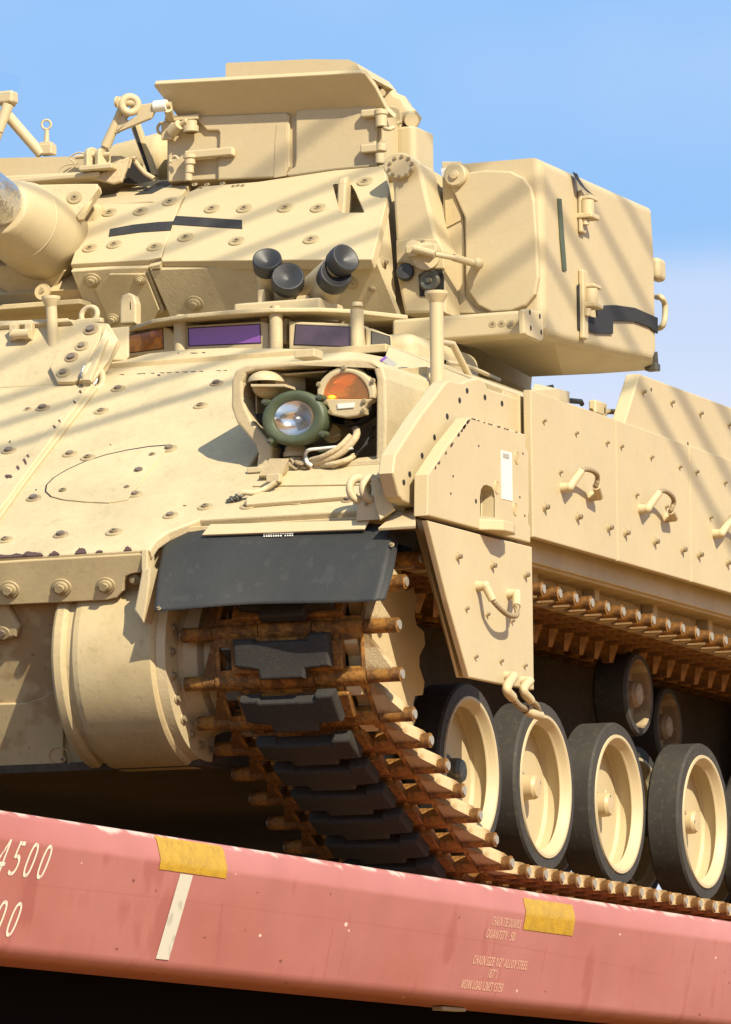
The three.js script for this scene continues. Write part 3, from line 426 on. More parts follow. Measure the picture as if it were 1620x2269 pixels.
// ---- rubber splash flap over the track
{
  const Fp = plane(V(0, .909, 2.61), V(0, .165, .22)), pts = [[342, 1352], [345, 1290], [352, 1240], [366, 1192], [394, 1180], [452, 1162], [640, 1158], [835, 1158], [880, 1172], [888, 1190], [880, 1215], [868, 1262], [852, 1330], [700, 1338], [520, 1342]];
  // the flap is a sheet that bends over its top edge, sags along the bottom and curls at its outer edge
  const top = [[366, 1190], [400, 1178], [452, 1163], [560, 1160], [700, 1158], [800, 1158], [850, 1162], [884, 1184]], bot = [[342, 1354], [400, 1350], [470, 1345], [560, 1340], [650, 1337], [740, 1335], [800, 1333], [853, 1331]];
  const lerpL = (l, t) => { const k = Math.min(l.length - 2, Math.floor(t * (l.length - 1))), f = t * (l.length - 1) - k; return [l[k][0] + (l[k + 1][0] - l[k][0]) * f, l[k][1] + (l[k + 1][1] - l[k][1]) * f]; };
  const nu = 48, nv = 20, P0 = [], uv0 = [], I0 = [];
  for (const back of [0, 1]) for (let j = 0; j <= nv; j++) for (let i = 0; i <= nu; i++) {
    const a = i / nu, b = j / nv, A = lerpL(top, a), B = lerpL(bot, a), bow = Math.sin(b * Math.PI), x = A[0] + (B[0] - A[0]) * b + (a > .5 ? 10 * bow * (a - .5) : -6 * bow * (.5 - a)), y = A[1] + (B[1] - A[1]) * b + 1.2 * Math.sin(a * 9 + 1) * b;
    const d = -.030 * (1 - b) ** 6 + .010 * bow + .006 * Math.sin(a * 7 + .6) * b - .045 * sm(.93, 1.0, a) * (1 - b * .4) + .004 * Math.sin(a * 17 + b * 3) * b - back * .010;
    const p = on(x, y, off(Fp, d)); P0.push(p.x, p.y, p.z); uv0.push(p.x, p.y);
  }
  const ro = nu + 1, so = ro * (nv + 1); for (let j = 0; j < nv; j++) for (let i = 0; i < nu; i++) { const q = j * ro + i; I0.push(q, q + ro, q + 1, q + 1, q + ro, q + ro + 1); const w = q + so; I0.push(w, w + 1, w + ro, w + 1, w + ro + 1, w + ro); }
  const rim = []; for (let i = 0; i <= nu; i++) rim.push(i); for (let j = 1; j <= nv; j++) rim.push(j * ro + nu); for (let i = nu - 1; i >= 0; i--) rim.push(nv * ro + i); for (let j = nv - 1; j > 0; j--) rim.push(j * ro);
  rim.forEach((q, k) => { const w = rim[(k + 1) % rim.length]; I0.push(q, w, q + so, w, w + so, q + so); });
  const fg = new THREE.BufferGeometry(); fg.setAttribute('position', new THREE.Float32BufferAttribute(P0, 3)); fg.setAttribute('uv', new THREE.Float32BufferAttribute(uv0, 2)); fg.setIndex(I0); fg.computeVertexNormals();
  const fl = mesh('splash_flap', fg, M.flap, AV, false); M.flap.side = THREE.DoubleSide;
  plate('retainer_strip', fl, M.sandClean, off(Fp, .008), [[447, 1185], [466, 1161], [818, 1152], [806, 1172], [640, 1178]], .008, { bevel: .002 });
  const marks = []; for (let j = 0; j < 2; j++) for (let i = 0; i < 13; i++) { if (j && i > 7 && i < 9) continue; const x = 584 + i * 5.2, y = 1183 + j * 5 - i * .15; marks.push(plateG(off(Fp, .0012), [[x, y - 1.4], [x + 2.2 + rnd() * 2, y - 1.4], [x + 2 + rnd() * 2, y + 1.2], [x, y + 1.4]], .0015, { bevel: 0 })); }
  mesh('print', merge(marks), M.white, fl);
  bolt(fl, 868, 1207, off(Fp, .006), .009, 'stud'); bolt(fl, 352, 1348, off(Fp, .004), .008, 'stud');
  // metal fender shelf behind the flap
  mesh('fender_shelf', boxG(V(1.52, 1.20, 2.22), .84, .02, .30, .004), M.sandDark, AV);
  const gs = plane(oZ(880, 1140, 2.36), V(0, .9, .42)); plate('fender_gusset', AV, M.sandClean, gs, [[838, 1169], [862, 1148], [905, 1112], [922, 1110], [920, 1164]], .012, { bevel: .003 });
}
// ---- lifting lug with twin rings near the fender
{
  const c = oZ(822, 1125, 2.34), lug = group('towing_lug', AV);
  mesh('lug_base', convex([...[[792, 1108], [846, 1102], [850, 1150], [790, 1154]].map(([x, y]) => oZ(x, y, 2.42)), ...[[792, 1080], [862, 1070], [866, 1140], [790, 1150]].map(([x, y]) => oZ(x, y, 2.2))]), M.sand, lug);
  for (const x of [795, 824]) { const q = oZ(x, 1084, 2.41), g = ringG(V(0, 0, 0), .033, .014, V(.75, .1, .66)); g.scale(1, 1.1, 1); mesh('lug_ring', g.translate(q.x, q.y, q.z), M.sand, lug); }
  plate('lug_cheek', lug, M.sand, plane(oZ(845, 1110, 2.44), V(.35, .1, .93)), [[822, 1060], [836, 1056], [858, 1100], [876, 1128], [842, 1152], [832, 1120]], .022);
  bolt(lug, oZ(811, 1117, 2.425), 0, PZ(2.425), .006, 'stud');
  plate('fender_step', AV, M.sand, off(GL, .016), [[545, 1103], [575, 1090], [800, 1078], [800, 1097], [545, 1117]], .016, { bevel: .004 });
}
// ---- headlight housing: a thick walled hood with the lamps deep inside
{
  const hz = 2.08, hh = group('headlight_housing', AV), P = PZ(hz);
  const outer = [[564, 1062], [572, 1005], [566, 984], [524, 936], [512, 902], [513, 842], [522, 820], [545, 808], [640, 801], [790, 794], [826, 797], [846, 812], [854, 840], [856, 930], [852, 1066], [830, 1066], [833, 1000], [834, 840], [828, 818], [808, 807], [640, 814], [566, 821], [545, 828], [537, 846], [537, 880], [546, 910], [560, 936], [596, 976], [604, 990], [598, 1034], [588, 1068]];
  mesh('hood', plateG(P, outer, .52, { bevel: .009, seg: 3 }), M.sand, hh);
  { const q = (x, y, z) => oZ(x, y, hz).setZ(z), yT = oZ(700, 818, hz).y, xL = oZ(542, 860, hz).x, xR = oZ(829, 860, hz).x; mesh('hood_lining', merge([boxG(V((xL + xR) / 2, yT - .004, 1.82), xR - xL - .02, .006, .44, .001), boxG(V(xR - .006, yT - .17, 1.80), .006, .34, .42, .001), boxG(V(xL + .012, yT - .10, 1.80), .006, .18, .42, .001)]), M.sandDark, hh); }
  const a = oZ(534, 806, hz), b = oZ(840, 806, hz), lo = oZ(600, 1062, hz);
  mesh('hood_back', boxG(V((a.x + b.x) / 2, 1.56, 1.60), b.x - a.x - .03, .50, .02, .003), M.sandDark, hh);
  mesh('hood_floor', boxG(V((a.x + b.x) / 2 + .03, 1.425, 1.86), .52, .02, .46, .004), M.sand, hh);
  mesh('hood_edge', boxG(oZ(684, 786, 1.80), .075, .03, .08, .004), M.sand, hh);
  const fb = plane(oZ(700, 1090, 2.20), V(0, .95, .35)); // sunlit shelf in front of the cavity
  plate('hood_apron', hh, M.sand, off(GL, .006), [[560, 1076], [580, 1040], [640, 1030], [835, 1010], [850, 1062], [845, 1072]], .006, { bevel: .002 });
  // headlamp
  const hl = group('headlamp', AV), c = oZ(651, 926, 2.12), rx = 66 / 610 / .924, ry = 57.5 / 610, S = g => g.scale(rx, ry, ry).translate(c.x, c.y, c.z), Z = V(0, 0, 1), O = V();
  mesh('lamp_body', S(latheHard([[.35, -2.3], [.55, -2.1], [.8, -1.2], [.96, -.5], [.98, -.12]], 40, Z, O)), M.olive, hl);
  const rim = mesh('lamp_rim', S(merge([latheG([[.99, -.30], [1.0, -.10], [.97, .04], [.88, .10], [.78, .09], [.66, .05], [.63, .02], [.63, -.12]], 48, Z, O), ...[[-.86, .62], [.80, .66], [.86, -.62], [-.7, -.76]].map(([x, y]) => rodG(V(x * 1.02, y * 1.02, -.3), V(x * 1.02, y * 1.02, .08), .13, .11, 12))])), M.olive, hl);
  for (const [x, y] of [[-.86, .62], [.80, .66], [.86, -.62], [-.7, -.76]]) mesh('lamp_bolt', S(rodG(V(x * 1.02, y * 1.02, .05), V(x * 1.02, y * 1.02, .15), .06, .05, 8)), M.dullSteel, hl);
  mesh('lamp_reflector', S(latheG([[0, -.62], [.2, -.58], [.4, -.44], [.56, -.2], [.62, -.04]], 48, Z, O)), M.reflector, hl);
  const lens = latheG([[0, .14], [.2, .13], [.4, .09], [.55, .03], [.63, -.03]].reverse(), 48, Z, O); { const q = lens.attributes.position; for (let i = 0; i < q.count; i++) { const x = q.getX(i); q.setZ(i, q.getZ(i) + .006 * Math.sin(x * 60)); } lens.computeVertexNormals(); }
  mesh('lamp_lens', S(lens), M.glass, hl); mesh('lamp_bulb', S(latheG([[0, -.2], [.12, -.26], [.14, -.5], [0, -.6]].reverse(), 16, Z, O)), M.steel, hl);
  mesh('lamp_stem', merge([rodG(oZ(655, 990, 2.02), oZ(655, 1004, 2.02), .034, .04), rodG(oZ(655, 1003, 2.02), oZ(655, 1013, 2.02), .042, .042, 18), rodG(oZ(655, 1014, 2.02), oZ(655, 1024, 2.02), .030, .036, 6)]), M.sand, hl);
  mesh('lamp_mount', merge([boxG(oZ(618, 1000, 1.98), .07, .06, .05, .008), boxG(oZ(572, 930, 1.99), .05, .035, .05, .004), rodG(oZ(618, 1000, 1.98), oZ(640, 975, 1.9), .04)]), M.black, hl);
  // amber signal lamp
  const am = group('signal_lamp', AV), d = oZ(766, 868, 2.095), U = (x, y) => oZ(x, y, 2.095), Pm = PZ(2.095);
  const outl = []; for (let k = 0; k <= 22; k++) { const t = -.25 + k / 22 * (Math.PI + .5); outl.push([766 + 64 * Math.cos(t), 868 - 52 * Math.sin(t)]); }
  outl.push([722, 896], [728, 905], [727, 918], [745, 922], [766, 925], [788, 922], [806, 916], [808, 903], [814, 894]);
  const lensO = []; for (let k = 0; k <= 20; k++) { const t = -.02 + k / 20 * (Math.PI + .04); lensO.push([766 + 51 * Math.cos(t), 883 - 60 * Math.sin(t) * .95]); }
  const arc = outl.slice(0, 23), low = [[704, 876], ...outl.slice(22), outl[0], [828, 876]];
  mesh('lamp_bezel', merge([plateG(Pm, [...arc, ...[...lensO].reverse()], .05, { bevel: .006, seg: 2 }), plateG(off(Pm, -.001), [[706, 884], ...outl.slice(23), [826, 884]], .048, { bevel: .006, seg: 2 })]), M.sandClean, am);
  mesh('lamp_shell', latheG([[.105, 0], [.11, -.05], [.09, -.12], [0, -.14]].reverse(), 32, V(0, 0, 1), oZ(766, 872, 2.06)), M.black, am);
  { const g = plateG(off(Pm, -.004), lensO.map(([x, y]) => [766 + (x - 766) * .99, 855 + (y - 855) * .99]), .006, { bevel: .002 }); mesh('lamp_lens', g, M.amber, am); }
  const rr = latheG([[.004, -.06], [.03, -.055], [.06, -.035], [.085, -.008], [.088, 0]], 40, V(0, 0, 1), V()); rr.scale(1.12, .86, 1); const rc = oZ(766, 862, 2.078); mesh('lamp_reflector', rr.translate(rc.x, rc.y, rc.z), M.reflector, am);
  mesh('lamp_bulb', rodG(rc.clone().add(V(0, 0, -.05)), rc.clone().add(V(0, 0, -.012)), .014, .010), M.steel, am);
  for (const [x, y] of [[762, 815], [706, 852], [722, 892], [732, 913], [805, 910], [807, 889], [826, 844]]) bolt(am, x, y, off(Pm, .002), .0095, 'stud');
  mesh('data_plate', plateG(off(Pm, .0035), [[747, 895], [786, 892], [784, 903], [748, 906]], .004, { bevel: .001 }), M.white, am);
  // hooded blackout marker
  const bm = group('blackout_lamp', AV), e = oZ(594, 852, 2.03), Z3 = V(0, 0, 1);
  const dome = new THREE.SphereGeometry(1, 32, 16, 0, Math.PI * 2, 0, Math.PI / 2); dome.scale(.066, .044, .085); mesh('lamp_hood', dome.translate(e.x, e.y + .004, e.z), M.sandClean, bm);
  mesh('lamp_brim', plateG(PZ(e.z + .082), [[555, 851], [632, 851], [633, 857], [556, 857]], .09, { bevel: .002 }), M.sandClean, bm);
  const dome2 = new THREE.SphereGeometry(1, 32, 16, 0, Math.PI * 2, Math.PI / 2, Math.PI / 2); dome2.scale(.056, .042, .045); mesh('lamp_front', dome2.translate(e.x, e.y - .006, e.z), M.sandDark, bm);
  mesh('lamp_body', merge([rodG(e.clone().add(V(0, 0, .0)), e.clone().add(V(.07, .004, -.10)), .05, .045, 24)]), M.sandClean, bm);
  // cables, connectors and tags
  const cb = group('lamp_cables', AV), q = (x, y, z = 2.06) => oZ(x, y, z);
  mesh('conduit', merge([tubeG([q(672, 1028), q(720, 1020, 2.1), q(758, 1002, 2.1), q(786, 972, 2.08), q(789, 950, 2.02), q(770, 935, 1.95)], .013), tubeG([q(676, 1022), q(715, 1012, 2.11), q(750, 992, 2.11), q(777, 965, 2.08)], .010), tubeG([q(690, 1032), q(740, 1028, 2.11), q(772, 1018, 2.1), q(784, 1010, 2.05)], .010)]), M.canvas, cb);
  mesh('thin_wire', merge([tubeG([q(784, 1010), q(805, 990, 2.06), q(822, 960, 2.02), q(830, 945, 1.98)], .0035), tubeG([q(790, 1008), q(812, 985, 2.04), q(828, 968, 2.0)], .003)]), M.black, cb);
  mesh('white_strap', merge([tubeG([q(676, 1014), q(683, 998, 2.1), q(712, 994, 2.1), q(752, 990, 2.1)], .006), tubeG([q(752, 1000, 2.1), q(782, 993, 2.1)], .004), tubeG([q(678, 1012), q(682, 1026, 2.11), q(690, 1032, 2.1)], .007)]), M.white, cb);
  mesh('tag', plateG(PZ(2.07), [[705, 992], [730, 990], [728, 1000], [702, 1003]], .006), M.olive, cb);
  const kn = []; for (let i = 0; i < 7; i++) { const c = q(642 + i * 7, 1026 + (i % 3) * 3, 2.09); kn.push(ringG(c, .012, .005, V(rnd() - .5, rnd(), rnd()))); } mesh('chain', merge(kn), M.rope, cb);
  mesh('connector', merge([rodG(q(735, 960, 1.98), q(752, 953, 1.92), .034, .03), rodG(q(738, 968, 2.0), q(755, 961, 2.0), .006)]), M.sandDark, cb);
  // latch block with hook and pin
  const lt = group('hood_latch', AV); mesh('latch_block', merge([convex([...[[574, 1054], [624, 1052], [640, 1016], [598, 1016]].map(([x, y]) => oZ(x, y, 2.16)), ...[[574, 1064], [624, 1066], [640, 1040], [590, 1044]].map(([x, y]) => oZ(x, y, 2.12))]), boxG(oZ(608, 1060, 2.19), .05, .03, .03, .004)]), M.sand, lt);
  mesh('latch_hook', tubeG([oZ(612, 1068, 2.21), oZ(590, 1082, 2.22), oZ(562, 1092, 2.25), oZ(538, 1092, 2.26), oZ(530, 1098, 2.26)], .010), M.sand, lt);
  mesh('latch_chain', merge([0, 1, 2, 3, 4].map(i => ringG(oZ(534 - i * 6, 1098 + i * 2.5, 2.26), .010, .004, V(i % 2, 1, .4)))), M.dullSteel, lt);
}
// ---- equipment on the glacis shoulder
{
  const sh = group('shoulder_fittings', AV), P = GL;
  mesh('fitting_box', convex([...[[905, 845], [940, 856], [948, 836], [922, 824]].map(([x, y]) => on(x, y, off(P, .05))), ...[[900, 850], [940, 864], [955, 836], [922, 820]].map(([x, y]) => on(x, y, P))]), M.sand, sh);
  bolts(sh, P, [[888, 846, .8], [915, 880, .9], [928, 862, .7], [895, 872, .7]], .016, ['worn', 'worn3'], SX);
  mesh('data_plate', plateG(off(P, .002), [[842, 797], [856, 788], [880, 806], [870, 815]], .003, { bevel: 0 }), M.grey, sh);
  mesh('data_plate', plateG(off(P, .0035), [[842, 797], [854, 789], [858, 792], [846, 801]], .0025, { bevel: 0 }), M.violet, sh);
}

// ---- side armour
const z6 = (x, y) => [820 + x / 2.909, 780 + y / 2.909], z7 = (x, y) => [1140 + x / 3.375, 820 + y / 3.375];
const slit = (parent, P, list, w = .009, h = .022) => list.forEach(([x, y]) => { const { u } = basis(P), c = on(x, y, P), pts = []; for (let k = 0; k < 12; k++) { const t = k / 12 * 6.283; pts.push(c.clone().addScaledVector(u, Math.cos(t) * w).add(V(0, Math.sin(t) * h / 2, 0))); } const o = mesh('bolt_hole', plateG(off(P, .0012), pts, .0015, { bevel: 0 }), M.black, parent); });
function handle(parent, P, m1, m2, loop, r = .011) { // a rope grab handle between two lugs
  const g = [], a = on(...m1, P), b = on(...m2, P), n = P.n;
  for (const m of [a, b]) g.push(rodG(m, m.clone().addScaledVector(n, .03), r * 1.7, r * 1.4, 10), new THREE.SphereGeometry(r * 1.5, 10, 8).translate(...m.clone().addScaledVector(n, .03).toArray()));
  const L = loop.map(([x, y, d]) => on(x, y, off(P, d)));
  const A = a.clone().addScaledVector(n, .03), B = b.clone().addScaledVector(n, .03);
  g.push(rodG(A, L[0], r * 1.4, r * 1.25, 12), rodG(B, L[L.length - 1], r * 1.4, r * 1.25, 12));
  const h = mesh('handle_arm', merge([g[0], g[1], g[4]]), M.sandClean, parent); mesh('handle_arm', merge([g[2], g[3], g[5]]), M.sandClean, parent); mesh('rope', tubeG([A.clone().lerp(L[0], .7), ...L, B.clone().lerp(L[L.length - 1], .7)], r * .85, 8, 60), M.rope, parent); return h;
}
{
  // inner bow plate and the thick plate hung outside it
  const P1 = PX(1.975), p1 = plate('inner_side_plate', AV, M.sandClean, P1, [z6(165, 660), z6(320, 420), z6(490, 195), z6(515, 182), z6(590, 200), z6(628, 182), z6(700, 166), z6(740, 190), z6(760, 236), z6(962, 300), z6(962, 900), z6(300, 1000), z6(215, 960), z6(190, 930), z6(150, 780)], .055, { bevel: .006, seg: 2 });
  slit(p1, P1, [z6(625, 250), z6(577, 312), z6(740, 292), z6(850, 332), z6(497, 415), z6(415, 550), z6(335, 668), z6(255, 788), z6(217, 840)], .012, .020);
  mesh('side_spacer', plateG(PX(1.985), [z6(962, 270), z6(1030, 300), z6(1035, 520), z6(966, 530)], .06), M.sandClean, AV);
  const P2 = PX(2.05), p2 = plate('front_side_plate', AV, M.sandClean, P2, [z6(375, 790), z6(500, 600), z6(640, 424), z6(660, 420), z6(1000, 530), z6(1003, 610), z6(1022, 640), z6(1026, 1030), z6(1020, 1060), z6(1022, 1100), z6(1035, 1130), z6(1035, 1230), z6(700, 1140), z6(372, 1052)], .05, { bevel: .004, holes: [[z6(708, 1066), z6(706, 930), z6(712, 880), z6(730, 852), z6(752, 848), z6(785, 862), z6(800, 890), z6(806, 930), z6(806, 1074)]] });
  mesh('slot_lining', plateG(PX(1.988), [z6(690, 1070), z6(690, 830), z6(820, 840), z6(820, 1080)], .01), M.sandClean, p2);
  mesh('slot_ledge', plateG(PY(on(...z6(760, 1120), P2).y + .014), (() => { const a = on(...z6(705, 1100), P2), b = on(...z6(812, 1110), P2); return [V(2.0, 0, a.z), V(2.05, 0, a.z), V(2.085, 0, a.z - .02), V(2.115, 0, (a.z + b.z) / 2 + .02), V(2.12, 0, (a.z + b.z) / 2 - .06), V(2.10, 0, b.z - .05), V(2.05, 0, b.z - .06), V(2.0, 0, b.z)]; })(), .036, { bevel: .004 }), M.sandClean, p2);
  slit(p2, P2, [z6(682, 962)], .008, .016); slit(p2, P2, [z6(535, 800), z6(520, 912), z6(700, 605), z6(965, 936), z6(985, 655), z6(997, 1055)], .005, .008);
  for (const [x, y] of [z6(945, 680), z6(816, 872), z6(935, 1012)]) { const c = on(x, y, P2), g = ringG(c, .021, .0028, V(1, 0, 0), 24); mesh('plugged_hole', merge([g, latheHard([[.019, .0], [.017, .002], [0, .002]], 20, V(1, 0, 0), c)]), M.sandDark, p2); }
  const st = mesh('sticker', plateG(off(P2, .0016), [z6(845, 632), z6(915, 650), z6(920, 962), z6(850, 945)], .002, { bevel: 0 }), M.white, p2);
  mesh('print', plateG(off(P2, .003), [z6(858, 650), z6(898, 660), z6(898, 690), z6(858, 678)], .0012, { bevel: 0 }), M.grey, p2);
  const ed = []; for (let i = 0; i < 26; i++) { const t = rnd(), [x, y] = t < .5 ? z6(390 + t * 2 * 250, 780 - t * 2 * 355) : z6(650 + (t - .5) * 2 * 340, 424 + (t - .5) * 2 * 104); ed.push(plateG(off(P2, .0012), [[x + rnd() * 2, y], [x + 3 + rnd() * 4, y + (t < .5 ? -5 : 1)], [x + 5, y + 2 + rnd()], [x + 1, y + 3]], .0015, { bevel: 0 })); } mesh('flaked_spot', merge(ed), M.black2, p2).userData.kind = 'stuff';
  // lower skirt with its backing plate
  const P3 = PX(2.045), p3 = plate('lower_skirt_plate', AV, M.sandClean, P3, [z6(370, 1084), z6(700, 1172), z6(1045, 1256), z6(1058, 2178), z6(850, 2140), z6(640, 2098), z6(500, 1600)], .022, { bevel: .004 });
  plate('skirt_backing_plate', AV, M.sandClean, PX(1.985), [z6(300, 1080), z6(322, 1078), z6(440, 1560), z6(576, 2098), z6(566, 2102), z6(980, 2100), z6(980, 1240)].filter((_, i) => i !== 4), .012, { bevel: .003 });
  bolts(p3, P3, [z6(562, 1318), z6(785, 1376), z6(998, 1436)], .016, 'side'); bolts(p3, P3, [z6(618, 1652), z6(752, 1690), z6(912, 1732), z6(676, 1962), z6(840, 1990), z6(993, 2020)], .011, 'side');
  handle(p3, P3, z6(690, 1510), z6(890, 1560), [[...z6(790, 1600), .05], [...z6(850, 1665), .06], [...z6(900, 1698), .06], [...z6(948, 1690), .055], [...z6(945, 1640), .05]].map(a => a));
  { // wire rope slings hanging from the lower edge
    const a = on(1120, 1498, P3), b = on(1156, 1509, P3), n = .03; const A = a.clone().add(V(n, 0, 0)), B = b.clone().add(V(n, 0, 0));
    const C = oX(1186, 1584, 2.05), D = oX(1165, 1572, 2.05), E2 = oX(1178, 1556, 2.05);
    mesh('sling_end', merge([rodG(a, A, .016, .014), rodG(b, B, .016, .014), tubeG([A, oX(1123, 1528, 2.08), oX(1136, 1546, 2.08)], .017), tubeG([B, oX(1160, 1530, 2.08), oX(1176, 1552, 2.08)], .016), tubeG([D, oX(1178, 1580, 2.06), oX(1197, 1586, 2.06)], .017)]), M.sandClean, AV);
    mesh('wire_rope', merge([tubeG([oX(1136, 1546, 2.08), oX(1148, 1562, 2.08), D], .012), tubeG([oX(1176, 1552, 2.08), oX(1190, 1566, 2.07), oX(1195, 1582, 2.06)], .011)]), M.rope, AV);
  }
  // rear skirts: three panels seen, then on towards the stern
  const P4 = PX(2.03), zs = [oX(1176, 868, 2.03).z, oX(1364, 935, 2.03).z, oX(1527, 990, 2.03).z, -2.05, -3.2], yT = 1.737, yB = 1.228;
  const bA = [z7(215, 378), z7(457, 470), z7(687, 542)], cA = [z7(228, 1030), z7(470, 1100), z7(705, 1180)], dA = [z7(336, 760)];
  for (let i = 0; i < 4; i++) {
    const g = .004, sp = plate('side_skirt_panel', AV, M.sandClean, P4, [V(2.03, yT, zs[i] - g), V(2.03, yB, zs[i] - g), V(2.03, yB, zs[i + 1] + g), V(2.03, yT, zs[i + 1] + g)], .03, { bevel: .004 });
    const L = [[z7(215, 378), z7(457, 470), z7(687, 542), z7(338, 762)], [z7(795, 570), z7(1020, 650), z7(1232, 722), z7(908, 932), z7(1130, 1020)], [z7(1358, 760), z7(1570, 840), z7(1462, 1100)], []][i], K = [[z7(222, 1025), z7(468, 1098), z7(700, 1178)], [z7(825, 1218), z7(1045, 1282), z7(1252, 1342)], [z7(1375, 1380), z7(1590, 1438)], []][i];
    bolts(sp, P4, L, .011, 'side'); bolts(sp, P4, K, .018, 'side');
    if (i === 0) handle(sp, P4, z7(352, 880), z7(572, 945), [[...z7(500, 755), .055], [...z7(540, 742), .06], [...z7(598, 762), .065], [...z7(622, 800), .06], [...z7(612, 868), .05]]);
    if (i === 1) handle(sp, P4, z7(935, 1040), z7(1135, 1105), [[...z7(1080, 918), .055], [...z7(1120, 902), .06], [...z7(1180, 945), .065], [...z7(1192, 990), .06], [...z7(1170, 1052), .05]]);
    if (i === 2) handle(sp, P4, z7(1490, 1225), z7(1690, 1290), [[...z7(1632, 1102), .055], [...z7(1670, 1088), .06], [...z7(1730, 1130), .065], [...z7(1742, 1180), .06], [...z7(1722, 1240), .05]]);
  }
  // raised rear side plate
  const P5 = PX(2.02), zf = oX(1405, 880, 2.02).z, p5 = plate('upper_side_plate', AV, M.sandClean, P5, [oX(1382, 945, 2.02), oX(1418, 828, 2.02), V(2.02, 1.952, -3.3), V(2.02, 1.745, -3.3), V(2.02, 1.745, zf - .1)].filter((_, i) => i !== 4), .055, { bevel: .006 });
  bolts(p5, P5, [z7(958, 160), z7(1172, 238), z7(1386, 322), z7(1600, 405)], .013, 'side'); slit(p5, P5, [z7(1022, 146), z7(1296, 552)], .006, .014);
  // sponson edge under the skirts
  const P6 = PX(1.90), yA = 1.24; mesh('fender_angle', boxG(V(1.80, 1.165, -1.1), .02, .15, 4.9, .004), M.sandDark, AV);
  const fa = mesh('fender_flange', boxG(V(1.74, 1.098, -1.1), .14, .018, 4.9, .004), M.sandDark, AV);
  for (let k = 0; k < 16; k++) bolt(fa, V(1.811, 1.165, 1.22 - k * .21), 0, PX(1.811), .018, 'side');
  for (let k = 0; k < 6; k++) mesh('fender_bracket', boxG(V(1.835, 1.155, .93 - k * .63), .05, .15, .05, .006), M.sandDark, AV);
  // roof edge fittings seen over the skirts
  mesh('stowage_box', convex([...[[1176, 866], [1238, 862], [1241, 886], [1176, 880]].map(([x, y]) => oX(x, y, 1.88)), ...[[1186, 850], [1262, 868], [1262, 893], [1176, 875]].map(([x, y]) => oX(x, y, 1.80))]), M.sandClean, AV);
  mesh('vent_plate', plateG(plane(oX(1200, 860, 1.75), V(.2, .9, .3)), [[1166, 864], [1226, 851], [1228, 855], [1196, 862]], .01), M.tape, AV);
  mesh('vent_lever', merge([rodG(oX(1265, 888, 1.8), oX(1287, 890, 1.8), .010), rodG(oX(1287, 890, 1.8), oX(1290, 896, 1.8), .009)]), M.tape, AV);
  mesh('roof_rail', merge([tubeG([oX(1310, 910, 1.9), oX(1330, 915, 1.9), oX(1350, 912, 1.9), oX(1368, 913, 1.9)], .010), boxG(oX(1325, 905, 1.9), .03, .05, .12, .008), boxG(oX(1332, 916, 1.9), .03, .05, .02, .004)]), M.sandClean, AV);
}
